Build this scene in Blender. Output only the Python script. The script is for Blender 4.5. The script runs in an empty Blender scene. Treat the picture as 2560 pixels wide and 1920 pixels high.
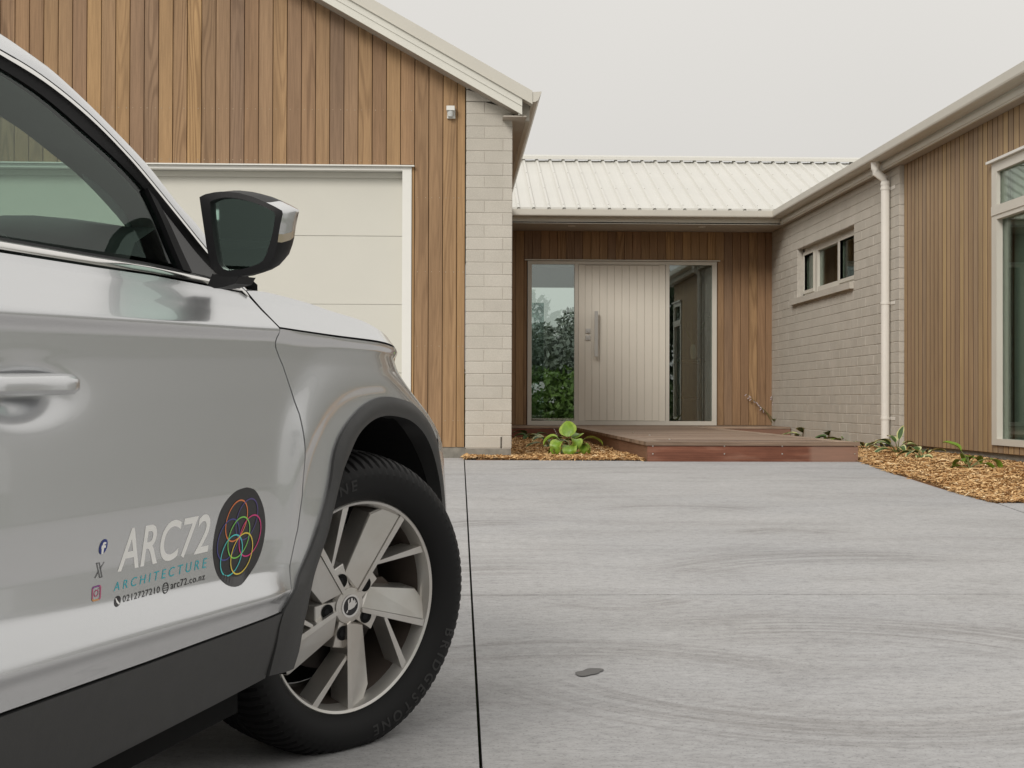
import bpy, bmesh, math, random
import numpy as np
from mathutils import Matrix, Vector
random.seed(7); rng = np.random.default_rng(7)
S = bpy.context.scene
COL = S.collection

# ------------------------------------------------------------------ camera
CAM_H = .45; YAW = .039; F = 3847.0; IW, IH = 2560, 1920
PITCH = 45.0 / F; ROLL = .003
def _rz(t): c, s = math.cos(t), math.sin(t); return np.array([[c, -s, 0], [s, c, 0], [0, 0, 1]])
def _rx(t): c, s = math.cos(t), math.sin(t); return np.array([[1, 0, 0], [0, c, -s], [0, s, c]])
RC = _rz(-YAW) @ _rx(math.pi / 2 + PITCH) @ _rz(ROLL)
CP = np.array([0, 0, CAM_H])
cam = bpy.data.cameras.new('camera'); co = bpy.data.objects.new('camera', cam); COL.objects.link(co)
cam.sensor_width = 36; cam.lens = F / IW * 36; cam.clip_start = .05; cam.clip_end = 2000
m4 = np.eye(4); m4[:3, :3] = RC; m4[:3, 3] = CP
co.matrix_world = Matrix(m4.tolist()); S.camera = co

# ------------------------------------------------------------------ sky and sun (overcast)
SUN_EL, SUN_AZ = math.radians(33), math.radians(210)
wd = bpy.data.worlds.new('World'); S.world = wd; wd.use_nodes = True
nt = wd.node_tree; nt.nodes.clear()
N = nt.nodes.new; Lk = nt.links.new
sky = N('ShaderNodeTexSky'); sky.sky_type = 'NISHITA'; sky.sun_disc = False
sky.sun_elevation = SUN_EL; sky.sun_rotation = SUN_AZ; sky.dust_density = 4; sky.air_density = 1
hs = N('ShaderNodeHueSaturation'); hs.inputs['Saturation'].default_value = .12; Lk(sky.outputs[0], hs.inputs['Color'])
tc = N('ShaderNodeTexCoord'); sp = N('ShaderNodeSeparateXYZ'); Lk(tc.outputs['Generated'], sp.inputs[0])
mr = N('ShaderNodeMapRange'); mr.inputs['From Min'].default_value = 0; mr.inputs['From Max'].default_value = 1
mr.inputs['To Min'].default_value = .97; mr.inputs['To Max'].default_value = 1.6   # overcast sky: zenith about twice the horizon
Lk(sp.outputs['Z'], mr.inputs['Value'])
nz = N('ShaderNodeTexNoise'); nz.inputs['Scale'].default_value = 1.6; nz.inputs['Detail'].default_value = 3
Lk(tc.outputs['Generated'], nz.inputs['Vector'])
mn = N('ShaderNodeMapRange'); mn.inputs['To Min'].default_value = .88; mn.inputs['To Max'].default_value = 1.12
Lk(nz.outputs['Fac'], mn.inputs['Value'])
mu = N('ShaderNodeMath'); mu.operation = 'MULTIPLY'; Lk(mr.outputs[0], mu.inputs[0]); Lk(mn.outputs[0], mu.inputs[1])
vm = N('ShaderNodeVectorMath'); vm.operation = 'SCALE'; vm.inputs[0].default_value = (7.1, 6.9, 6.55)
Lk(mu.outputs[0], vm.inputs['Scale'])
mx = N('ShaderNodeMix'); mx.data_type = 'RGBA'; mx.inputs[0].default_value = .9
Lk(hs.outputs[0], mx.inputs[6]); Lk(vm.outputs[0], mx.inputs[7])
bg = N('ShaderNodeBackground'); bg.inputs['Strength'].default_value = .077
Lk(mx.outputs[2], bg.inputs['Color'])
wo = N('ShaderNodeOutputWorld'); Lk(bg.outputs[0], wo.inputs[0])
sun = bpy.data.lights.new('sun', 'SUN'); sun.energy = 1.5; sun.angle = math.radians(20); sun.color = (1, .96, .9)
so = bpy.data.objects.new('sun', sun); COL.objects.link(so)
so.rotation_euler = (math.pi / 2 - SUN_EL, 0, math.pi - SUN_AZ + math.radians(0))
vs = S.view_settings; vs.view_transform = 'Standard'; vs.look = 'None'; vs.exposure = .33; vs.gamma = 1; vs.use_curve_mapping = False
S.cycles.use_denoising = True
S.cycles.max_bounces = 8; S.cycles.transparent_max_bounces = 12

# ------------------------------------------------------------------ geometry helpers
def ray(x, y): return RC @ np.array([(x - IW / 2) / F, -(y - IH / 2) / F, -1.0])
def onY(x, y, Y): d = ray(x, y); return CP + d * (Y / d[1])
def onX(x, y, X): d = ray(x, y); return CP + d * (X / d[0])
GS, GY, GE = .0454, 11.6, -7.0
def gz(Y): return -GS * (GY - max(Y, GE)) if Y < GY else 0.0
def onG(x, y):
    d = ray(x, y)
    if d[2] < 0:
        t = CAM_H / -d[2]
        if t * d[1] > GY: return CP + d * t
    t = (CAM_H + GS * GY) / (GS * d[1] - d[2]); return CP + d * t

WL = {}
def wloc(o): return WL.get(o.name, np.zeros(3)) if o else np.zeros(3)
def tag(o, label=None, cat=None, group=None, kind=None):
    if label: o['label'] = label
    if cat: o['category'] = cat
    if group: o['group'] = group
    if kind: o['kind'] = kind
    return o
def empty(name, loc, parent=None):
    o = bpy.data.objects.new(name, None); COL.objects.link(o); o.empty_display_size = .2
    loc = np.array(loc, float); o.parent = parent; o.location = loc - wloc(parent); WL[o.name] = loc
    return o
def mesh(verts, faces, mats, smooth=False, mi=None, sharp=None):
    me = bpy.data.meshes.new('m'); me.from_pydata([tuple(map(float, v)) for v in verts], [], faces)
    for m in (mats if isinstance(mats, (list, tuple)) else [mats]): me.materials.append(m)
    if mi is not None: me.polygons.foreach_set('material_index', mi)
    if smooth: me.polygons.foreach_set('use_smooth', [True] * len(me.polygons))
    if sharp and smooth:
        me.update()
        try: me.set_sharp_from_angle(angle=math.radians(sharp))
        except Exception: pass
    me.update(); return me
def link(name, me, parent=None, loc=(0, 0, 0), rotz=0, scale=None):
    o = bpy.data.objects.new(name, me); COL.objects.link(o); loc = np.array(loc, float)
    o.parent = parent; o.location = loc - wloc(parent); o.rotation_euler = (0, 0, rotz)
    if scale: o.scale = scale
    WL[o.name] = loc; return o
def ob(name, verts, faces, mats, parent=None, smooth=False, mi=None, sharp=None):
    return link(name, mesh(verts, faces, mats, smooth, mi, sharp), parent)
class MB:
    def __init__(s): s.v = []; s.f = []; s.m = []
    def add(s, v, f, mi=0):
        n = len(s.v); s.v += [tuple(p) for p in v]; s.f += [tuple(i + n for i in q) for q in f]; s.m += [mi] * len(f); return s
    def box(s, a, b, mi=0):
        x0, y0, z0 = (min(a[i], b[i]) for i in range(3)); x1, y1, z1 = (max(a[i], b[i]) for i in range(3))
        return s.add([(x0, y0, z0), (x1, y0, z0), (x1, y1, z0), (x0, y1, z0), (x0, y0, z1), (x1, y0, z1), (x1, y1, z1), (x0, y1, z1)],
                     [(0, 3, 2, 1), (4, 5, 6, 7), (0, 1, 5, 4), (1, 2, 6, 5), (2, 3, 7, 6), (3, 0, 4, 7)], mi)
    def prism(s, poly, off, mi=0):
        n = len(poly); poly = [np.array(p, float) for p in poly]; q = [p + np.array(off, float) for p in poly]
        return s.add(poly + q, [tuple(range(n))[::-1], tuple(range(n, 2 * n))] + [(i, (i + 1) % n, n + (i + 1) % n, n + i) for i in range(n)], mi)
    def tube(s, path, r, n=10, cap=True, mi=0):
        path = [np.array(p, float) for p in path]; R = r if isinstance(r, (list, tuple)) else [r] * len(path); V = []
        for i, p in enumerate(path):
            t = path[min(i + 1, len(path) - 1)] - path[max(i - 1, 0)]; t /= np.linalg.norm(t)
            a = np.cross(t, [0, 0, 1.0]) if abs(t[2]) < .95 else np.cross(t, [0, 1.0, 0]); a /= np.linalg.norm(a); b = np.cross(t, a)
            V += [p + R[i] * (math.cos(k * 2 * math.pi / n) * a + math.sin(k * 2 * math.pi / n) * b) for k in range(n)]
        f = [(i * n + k, i * n + (k + 1) % n, (i + 1) * n + (k + 1) % n, (i + 1) * n + k) for i in range(len(path) - 1) for k in range(n)]
        if cap: f += [tuple(range(n))[::-1], tuple(range((len(path) - 1) * n, len(path) * n))]
        return s.add(V, f, mi)
    def build(s, name, mats, parent=None, smooth=False, sharp=35):
        o = ob(name, s.v, s.f, mats, parent, smooth, s.m, sharp)
        bm = bmesh.new(); bm.from_mesh(o.data); bmesh.ops.recalc_face_normals(bm, faces=bm.faces); bm.to_mesh(o.data); bm.free()
        return o

# ------------------------------------------------------------------ materials
def mat(name, col=(.5, .5, .5), rough=.5, metal=0, spec=.5, coat=0, coatr=.03):
    m = bpy.data.materials.new(name); m.use_nodes = True
    b = m.node_tree.nodes['Principled BSDF']
    b.inputs['Base Color'].default_value = (*col, 1); b.inputs['Roughness'].default_value = rough
    b.inputs['Metallic'].default_value = metal; b.inputs['Specular IOR Level'].default_value = spec
    b.inputs['Coat Weight'].default_value = coat; b.inputs['Coat Roughness'].default_value = coatr
    return m
class NT:
    def __init__(s, m): s.t = m.node_tree; s.b = s.t.nodes['Principled BSDF']
    def n(s, ty, **kw):
        x = s.t.nodes.new(ty)
        for k, v in kw.items():
            if k in ('operation', 'data_type', 'blend_type', 'wave_type', 'bands_direction', 'noise_dimensions', 'interpolation_type', 'feature'): setattr(x, k, v)
            else: s.put(x, k.replace('_', ' '), v)
        return x
    def put(s, x, k, v):
        i = x.inputs[int(k[1:])] if k[0] == 'i' and k[1:].isdigit() else x.inputs[k]
        if hasattr(v, 'is_linked') or hasattr(v, 'links'): s.t.links.new(v, i)
        else: i.default_value = v
    def math(s, op, a, b=0., c=None):
        x = s.t.nodes.new('ShaderNodeMath'); x.operation = op; s.put(x, 'i0', a); s.put(x, 'i1', b)
        if c is not None: s.put(x, 'i2', c)
        return x.outputs[0]
    def noise(s, vec, scale, detail=4, rough=.55, dist=0):
        return s.n('ShaderNodeTexNoise', Vector=vec, Scale=scale, Detail=detail, Roughness=rough, Distortion=dist).outputs['Fac']
    def mapr(s, v, a, b, c, d): return s.n('ShaderNodeMapRange', Value=v, From_Min=a, From_Max=b, To_Min=c, To_Max=d).outputs[0]
    def scale(s, vec, sc):
        x = s.t.nodes.new('ShaderNodeVectorMath'); x.operation = 'MULTIPLY'; s.put(x, 'i0', vec); x.inputs[1].default_value = sc; return x.outputs[0]
    def addv(s, a, b):
        x = s.t.nodes.new('ShaderNodeVectorMath'); x.operation = 'ADD'; s.put(x, 'i0', a); s.put(x, 'i1', b); return x.outputs[0]
    def ramp(s, fac, stops):
        x = s.t.nodes.new('ShaderNodeValToRGB'); s.put(x, 'Fac', fac); e = x.color_ramp.elements
        while len(e) < len(stops): e.new(.5)
        for i, (p, c) in enumerate(stops): e[i].position = p; e[i].color = (*c, 1)
        return x.outputs[0]
    def mix(s, fac, a, b, bt='MIX'):
        x = s.t.nodes.new('ShaderNodeMix'); x.data_type = 'RGBA'; x.blend_type = bt
        for k, v in (('0', fac), ('6', a), ('7', b)):
            if isinstance(v, tuple) and len(v) == 3: v = (*v, 1)
            s.put(x, 'i' + k, v)
        return x.outputs[2]
    def pos(s): return s.t.nodes.new('ShaderNodeNewGeometry').outputs['Position']
    def rnd(s): return s.t.nodes.new('ShaderNodeObjectInfo').outputs['Random']
    def bump(s, h, strength=.3, dist=.005):
        x = s.n('ShaderNodeBump', Strength=strength, Distance=dist, Height=h); s.t.links.new(x.outputs[0], s.b.inputs['Normal'])
    def col(s, c): s.t.links.new(c, s.b.inputs['Base Color'])
    def rough(s, r): s.t.links.new(r, s.b.inputs['Roughness'])

def wood(name, stops, rough=.62, along=(22, 22, .9), fig=.5):
    m = mat(name, rough=rough, spec=.3); t = NT(m); p = t.pos(); r = t.rnd()
    off = t.n('ShaderNodeCombineXYZ', X=t.math('MULTIPLY', r, 37.), Y=t.math('MULTIPLY', r, 91.), Z=t.math('MULTIPLY', r, 53.)).outputs[0]
    q = t.addv(p, off)
    base = t.ramp(r, stops)
    g1 = t.noise(t.scale(q, tuple(a * 4 for a in along)), 1, 5, .6)
    g2 = t.noise(t.scale(q, (along[0] * .5, along[1] * .5, along[2] * .7)), 1, 3, .5)
    rings = t.math('SINE', t.math('MULTIPLY', t.noise(t.scale(q, (along[0] * .32, along[1] * .32, along[2] * .55)), 1, 1.5, .4), 75.))
    rings = t.mapr(rings, -1, 1, 0, 1)
    figm = t.math('MULTIPLY', t.mapr(t.math('FRACT', t.math('MULTIPLY', r, 7.31)), .35, .9, 0, 1), fig)
    c = t.mix(1, base, t.ramp(g1, [(.25, (.78, .76, .74)), (.75, (1.14, 1.13, 1.12))]), 'MULTIPLY')
    c = t.mix(1, c, t.ramp(g2, [(.3, (.84, .83, .83)), (.7, (1.1, 1.1, 1.1))]), 'MULTIPLY')
    c = t.mix(figm, c, t.mix(1, c, t.ramp(rings, [(0, (.66, .62, .58)), (.6, (1.08, 1.08, 1.06))]), 'MULTIPLY'))
    t.col(c); t.bump(g1, .25, .003); return m
CEDAR = wood('cedar', [(0, (.27, .168, .098)), (.18, (.325, .20, .108)), (.36, (.245, .16, .104)), (.5, (.355, .225, .118)), (.66, (.295, .186, .104)), (.82, (.395, .248, .120)), (1, (.235, .155, .102))], fig=.75)
CEDAR_IN = CEDAR
CEDAR_WING = wood('weathered_cedar', [(0, (.33, .235, .145)), (.3, (.385, .27, .155)), (.5, (.31, .23, .155)), (.7, (.44, .315, .165)), (1, (.34, .24, .155))], fig=.25)
DECKTOP = wood('deck_hardwood', [(0, (.15, .098, .07)), (.3, (.31, .23, .17)), (.55, (.20, .135, .095)), (.8, (.36, .275, .21)), (1, (.17, .115, .08))], along=(1.2, 26, 26), fig=.3)
t = NT(DECKTOP); lk_ = t.b.inputs['Base Color'].links[0].from_socket
st_ = t.noise(t.scale(t.pos(), (.5, 5.5, 0)), 1, 4, .7)
t.col(t.mix(1, lk_, t.ramp(st_, [(.33, (.50, .47, .45)), (.5, (1, 1, 1)), (.66, (1.45, 1.43, 1.4))]), 'MULTIPLY'))
DECKRED = wood('red_hardwood', [(0, (.185, .070, .042)), (1, (.215, .088, .054))], rough=.5, along=(1.1, 26, 22), fig=.5)
t = NT(DECKRED); lk_ = t.b.inputs['Base Color'].links[0].from_socket
wn = t.noise(t.scale(t.pos(), (2.2, 2.2, 9)), 1, 4, .6)
sx_ = t.n('ShaderNodeSeparateXYZ', Vector=t.pos()).outputs[0]
edge_ = t.mapr(sx_, 2.72, 2.76, 0, .55)
t.col(t.mix(t.math('MAXIMUM', t.mapr(wn, .5, .75, 0, .45), edge_), t.mix(1, lk_, t.ramp(wn, [(.3, (.72, .68, .66)), (.6, (1.05, 1.05, 1.05))]), 'MULTIPLY'), (.30, .20, .15, 1)))
CEDAR_GAP = mat('cedar_gap', (.05, .022, .012), .8)

def painted(name, col, rough=.5, spec=.4, var=.04, sc=3., bump=0.):
    m = mat(name, col, rough, spec=spec); t = NT(m); p = t.pos()
    n1 = t.noise(p, sc, 5); c = t.mix(1, (*col, 1), t.ramp(n1, [(.3, (1 - var,) * 3), (.7, (1 + var,) * 3)]), 'MULTIPLY'); t.col(c)
    if bump: t.bump(t.noise(p, 260, 3), bump, .003)
    return m
BLOCK = mat('painted_block', rough=.85, spec=.2)
t = NT(BLOCK); p = t.pos(); r = t.rnd()
c = t.ramp(r, [(0, (.495, .462, .41)), (.5, (.51, .477, .42)), (1, (.525, .49, .435))])
n1 = t.noise(p, 140, 3, .7); n2 = t.noise(p, 3.5, 4)
c = t.mix(1, c, t.ramp(n1, [(.3, (.86, .86, .86)), (.65, (1.06, 1.06, 1.06))]), 'MULTIPLY')
c = t.mix(1, c, t.ramp(n2, [(.3, (.93, .93, .92)), (.7, (1.05, 1.05, 1.05))]), 'MULTIPLY')
t.col(c); t.bump(n1, .5, .004)
MORTAR = painted('mortar', (.46, .43, .38), .9, .2, .08, 20)
FOOTING = painted('footing_concrete', (.24, .225, .195), .9, .2, .22, 14, .4)
DOORPAINT = painted('garage_door_paint', (.60, .585, .525), .45, .4, .015, 2)
WHITEFRAME = painted('white_frame', (.74, .73, .69), .4, .5, .02)
TRIM = painted('roof_trim_grey', (.56, .535, .475), .45, .45, .03)
TRIMLIGHT = painted('fascia_pale', (.66, .645, .585), .5, .4, .03)
ALU = painted('window_frame_beige', (.60, .57, .505), .4, .5, .02)
ENTRYDOOR = painted('entry_door_paint', (.69, .65, .57), .45, .4, .02)
SOFFIT = painted('soffit_board', (.40, .36, .31), .7, .3, .03)
ROOF = painted('roof_steel', (.60, .59, .55), .4, .4, .025, 1.5)
PIPE = painted('white_pvc', (.74, .71, .66), .35, .5, .02)
DARK = mat('dark_void', (.012, .012, .012), .9, spec=.1)
RUBBER = mat('black_rubber', (.012, .012, .013), .45)
STEEL = mat('brushed_steel', (.55, .53, .50), .32, 1)
SCREW = mat('screw_head', (.8, .78, .74), .3, 1); ROOFSCREW = mat('painted_screw', (.42, .41, .38), .5)
PALEROOM = painted('room_plaster', (.42, .41, .37), .8)
CURTAIN = painted('curtain', (.42, .46, .42), .9)

def glass(name, tint, refl, rough=.0, frs=.9):
    m = bpy.data.materials.new(name); m.use_nodes = True; t = m.node_tree; t.nodes.clear()
    a = t.nodes.new('ShaderNodeBsdfTransparent'); a.inputs[0].default_value = (*tint, 1)
    g = t.nodes.new('ShaderNodeBsdfGlossy'); g.inputs['Roughness'].default_value = rough; g.inputs[0].default_value = (.93, .97, .96, 1)
    fr = t.nodes.new('ShaderNodeLayerWeight'); fr.inputs['Blend'].default_value = .28
    mr = t.nodes.new('ShaderNodeMapRange'); mr.inputs['To Min'].default_value = refl; mr.inputs['To Max'].default_value = frs
    t.links.new(fr.outputs['Fresnel'], mr.inputs['Value'])
    mxx = t.nodes.new('ShaderNodeMixShader'); t.links.new(mr.outputs[0], mxx.inputs[0]); t.links.new(a.outputs[0], mxx.inputs[1]); t.links.new(g.outputs[0], mxx.inputs[2])
    o = t.nodes.new('ShaderNodeOutputMaterial'); t.links.new(mxx.outputs[0], o.inputs[0]); return m
GLASS_ENTRY = glass('clear_glazing', (.80, .87, .84), .15, frs=.8)
GLASS_WING = glass('window_glass', (.74, .80, .76), .08, frs=.5)
GLASS_CAR = glass('green_car_glass', (.80, .96, .89), .035, frs=.55)

# concrete paving with brush strokes and trowel arcs
CONC = mat('exposed_concrete', rough=.8, spec=.25); t = NT(CONC); p = t.pos()
sep = t.n('ShaderNodeSeparateXYZ', Vector=p); X, Y = sep.outputs[0], sep.outputs[1]
wv = t.noise(t.scale(p, (.35, .35, 0)), 1, 3)
wob = t.n('ShaderNodeCombineXYZ', X=0., Y=t.math('MULTIPLY', wv, .9), Z=0.).outputs[0]
q = t.addv(p, wob)
b1 = t.noise(t.scale(q, (.45, 7, 0)), 1, 5, .62)
b2 = t.noise(t.scale(q, (2.2, 60, 0)), 1, 4, .65)
b3 = t.noise(t.scale(p, (1, 1, 0)), .55, 4)
b4 = t.noise(t.scale(p, (22, 38, 0)), 1, 5, .75)
b5 = t.noise(t.scale(p, (1, 1, 0)), 105, 3, .75)
c = t.ramp(b3, [(.3, (.36, .36, .367)), (.55, (.385, .381, .381)), (.75, (.41, .409, .41))])
b6 = t.noise(t.scale(q, (1.0, 2.2, 0)), 1.4, 7, .66, .5); b7 = t.noise(t.scale(q, (.5, 3.2, 0)), 1, 3, .5)
c = t.mix(1, c, t.ramp(b6, [(.32, (.88, .875, .87)), (.5, (1, 1, 1)), (.72, (1.07, 1.07, 1.07))]), 'MULTIPLY')
c = t.mix(1, c, t.ramp(b7, [(.28, (.89, .88, .875)), (.42, (1, 1, 1)), (.8, (1.04, 1.04, 1.04))]), 'MULTIPLY')
c = t.mix(.35, c, t.mix(1, c, t.ramp(b1, [(.3, (.84, .83, .825)), (.5, (1., 1., 1.)), (.75, (1.05, 1.05, 1.05))]), 'MULTIPLY'))
c = t.mix(1, c, t.ramp(b4, [(.28, (.74, .74, .74)), (.5, (1, 1, 1)), (.72, (1.16, 1.16, 1.16))]), 'MULTIPLY')
c = t.mix(1, c, t.ramp(b5, [(.30, (.55, .54, .53)), (.44, (1, 1, 1)), (.60, (1.02, 1.02, 1.02)), (.75, (1.16, 1.16, 1.16))]), 'MULTIPLY')
arcs = []
for (px, py, rr, wd_, a0, a1) in [(1270, 1330, .42, .22, 60, 190), (2005, 1345, .30, .15, 20, 160), (1330, 1520, .95, .5, 70, 200), (1545, 1480, .28, .14, 200, 350),
                                  (2350, 1500, 1.1, .3, 60, 150), (1480, 1780, .8, .2, 30, 130), (2150, 1720, .9, .35, 20, 120), (1700, 1290, .5, .16, 20, 150), (2050, 1620, 1.0, .3, 200, 320)]:
    g = onG(px, py)
    dx = t.math('SUBTRACT', X, float(g[0])); dy = t.math('SUBTRACT', Y, float(g[1]))
    d = t.math('SQRT', t.math('ADD', t.math('MULTIPLY', dx, dx), t.math('MULTIPLY', dy, dy)))
    an = t.math('ARCTAN2', dy, dx)
    am, ah = math.radians((a0 + a1) / 2), math.radians((a1 - a0) / 2)
    ca = t.math('COSINE', t.math('SUBTRACT', an, am))
    msk = t.n('ShaderNodeMapRange', Value=ca, From_Min=math.cos(ah), From_Max=math.cos(ah * .5)).outputs[0]
    rm = t.n('ShaderNodeMapRange', Value=t.math('ABSOLUTE', t.math('SUBTRACT', d, rr)), From_Min=wd_, From_Max=wd_ * .3, To_Min=0., To_Max=1.).outputs[0]
    vv = t.n('ShaderNodeCombineXYZ', X=t.math('MULTIPLY', d, 26.), Y=t.math('MULTIPLY', an, .8), Z=float(px)).outputs[0]
    st = t.mapr(t.noise(vv, 1, 2), .38, .62, 0, 1)
    arcs.append(t.math('MULTIPLY', t.math('MULTIPLY', msk, rm), st))
tot = arcs[0]
for a_ in arcs[1:]: tot = t.math('ADD', tot, a_)
c = t.mix(t.math('MULTIPLY', t.math('MINIMUM', tot, 1.), .72), c, t.mix(1, c, (.68, .665, .65, 1), 'MULTIPLY'))
t.col(c); t.bump(t.math('ADD', b4, b5), .22, .003)
WETCONC = painted('wet_concrete', (.085, .082, .08), .45, .4, .1, 20)
SOIL = painted('bark_soil', (.16, .085, .04), .95, .1, .3, 12)
CHIP = mat('wood_chips', rough=.85, spec=.15); t = NT(CHIP)
at_ = t.t.nodes.new('ShaderNodeAttribute'); at_.attribute_name = 'shade'
t.col(t.ramp(at_.outputs['Fac'], [(0, (.17, .085, .04)), (.22, (.36, .20, .085)), (.55, (.56, .35, .16)), (.82, (.70, .49, .255)), (1, (.80, .66, .45))]))
GRASS = painted('lawn', (.07, .095, .035), .95, .1, .3, 1.5)

# ------------------------------------------------------------------ ground, driveway
ys_ = [-400, GE, GY, 420]
gv = []; gf = []
for y_ in ys_:
    for x_ in (-400, 400): gv.append((x_, y_, gz(y_) - .07))
for i in range(3): gf.append((2 * i, 2 * i + 1, 2 * i + 3, 2 * i + 2))
g = ob('ground', gv, gf, GRASS); tag(g, 'green lawn around the house and driveway', kind='structure')
# curved edge between paving and the right mulch bed
CURVE = [onG(x, y) for x, y in [(2151, 1155), (2187, 1168), (2224, 1182), (2265, 1193), (2307, 1205), (2350, 1219), (2393, 1233), (2440, 1246), (2487, 1257)]]
TIP = CURVE[-1]; JE = onG(2560, 1283)
DX0, DX1, DY0, DY1 = 1.49, 3.11, 11.68, 19.05      # deck walkway
JX = .09; JG = .0038; JY = 5.72
def jx(y, s): return .068 + .0034 * (y - 3.45) + s * JG
BEDY = 11.92
drive = empty('driveway', (0, 5, 0)); tag(drive, 'pale grey brushed concrete driveway of several slabs', kind='structure')
def slab(poly, name='slab'):
    # poly (x,y) counter-clockwise; split at the crease GY so that the sheet follows the fall
    def clip(P, keep_above):
        out = []
        for i in range(len(P)):
            a, b = P[i], P[(i + 1) % len(P)]
            ia = (a[1] >= GY) == keep_above or a[1] == GY; ib = (b[1] >= GY) == keep_above or b[1] == GY
            if ia: out.append(a)
            if ia != ib:
                tt = (GY - a[1]) / (b[1] - a[1]); out.append((a[0] + tt * (b[0] - a[0]), GY))
        return out
    mb = MB(); tops = []
    for ka in (True, False):
        P = clip(poly, ka)
        if len(P) >= 3: mb.add([(x, y, gz(y)) for x, y in P], [tuple(range(len(P)))])
    n = len(poly)
    mb.add([(x, y, gz(y)) for x, y in poly] + [(x, y, gz(y) - .1) for x, y in poly], [(i, n + i, n + (i + 1) % n, (i + 1) % n) for i in range(n)])
    return ob(name, mb.v, mb.f, CONC, drive)
cv = [(p_[0], p_[1]) for p_ in CURVE]
dirJ = (JE - TIP)[:2] / np.linalg.norm((JE - TIP)[:2])
jfar = TIP[:2] + dirJ * ((JY + .007 - TIP[1]) / dirJ[1])
slab([(jx(JY, 1), JY + .007), tuple(jfar)] + cv[::-1] + [(DX1 + .02, DY0 - .01), (DX0 - .02, DY0 - .01), (1.46, BEDY - .12), (jx(BEDY, 1), BEDY)])
slab([(jfar[0] + .012, JY + .007), (9, JY + .007), (9, TIP[1] - .02), (TIP[0] + .012, TIP[1] - .004)])
slab([(jx(-7, 1), -7), (9, -7), (9, JY - .007), (jx(JY, 1), JY - .007)])
slab([(-9, JY + .007), (jx(JY, -1), JY + .007), (jx(12.36, -1), 12.36), (-9, 12.36)])
slab([(-9, -7), (jx(-7, -1), -7), (jx(JY, -1), JY - .007), (-9, JY - .007)])
# wet spot
wc_ = onG(1473, 1682); sv = []
for k in range(28):
    a_ = k / 28 * 2 * math.pi; rr = 1 + .18 * math.sin(2 * a_ + .6) + .08 * math.sin(5 * a_)
    sv.append((wc_[0] + rr * .038 * math.cos(a_) + .0, wc_[1] + rr * .046 * math.sin(a_) + .35 * .05 * math.cos(a_), 0))
sv = [(x, y, gz(y) + .003) for x, y, z in sv]
ob('wet_stain', sv, [tuple(range(28))], WETCONC, drive)
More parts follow.
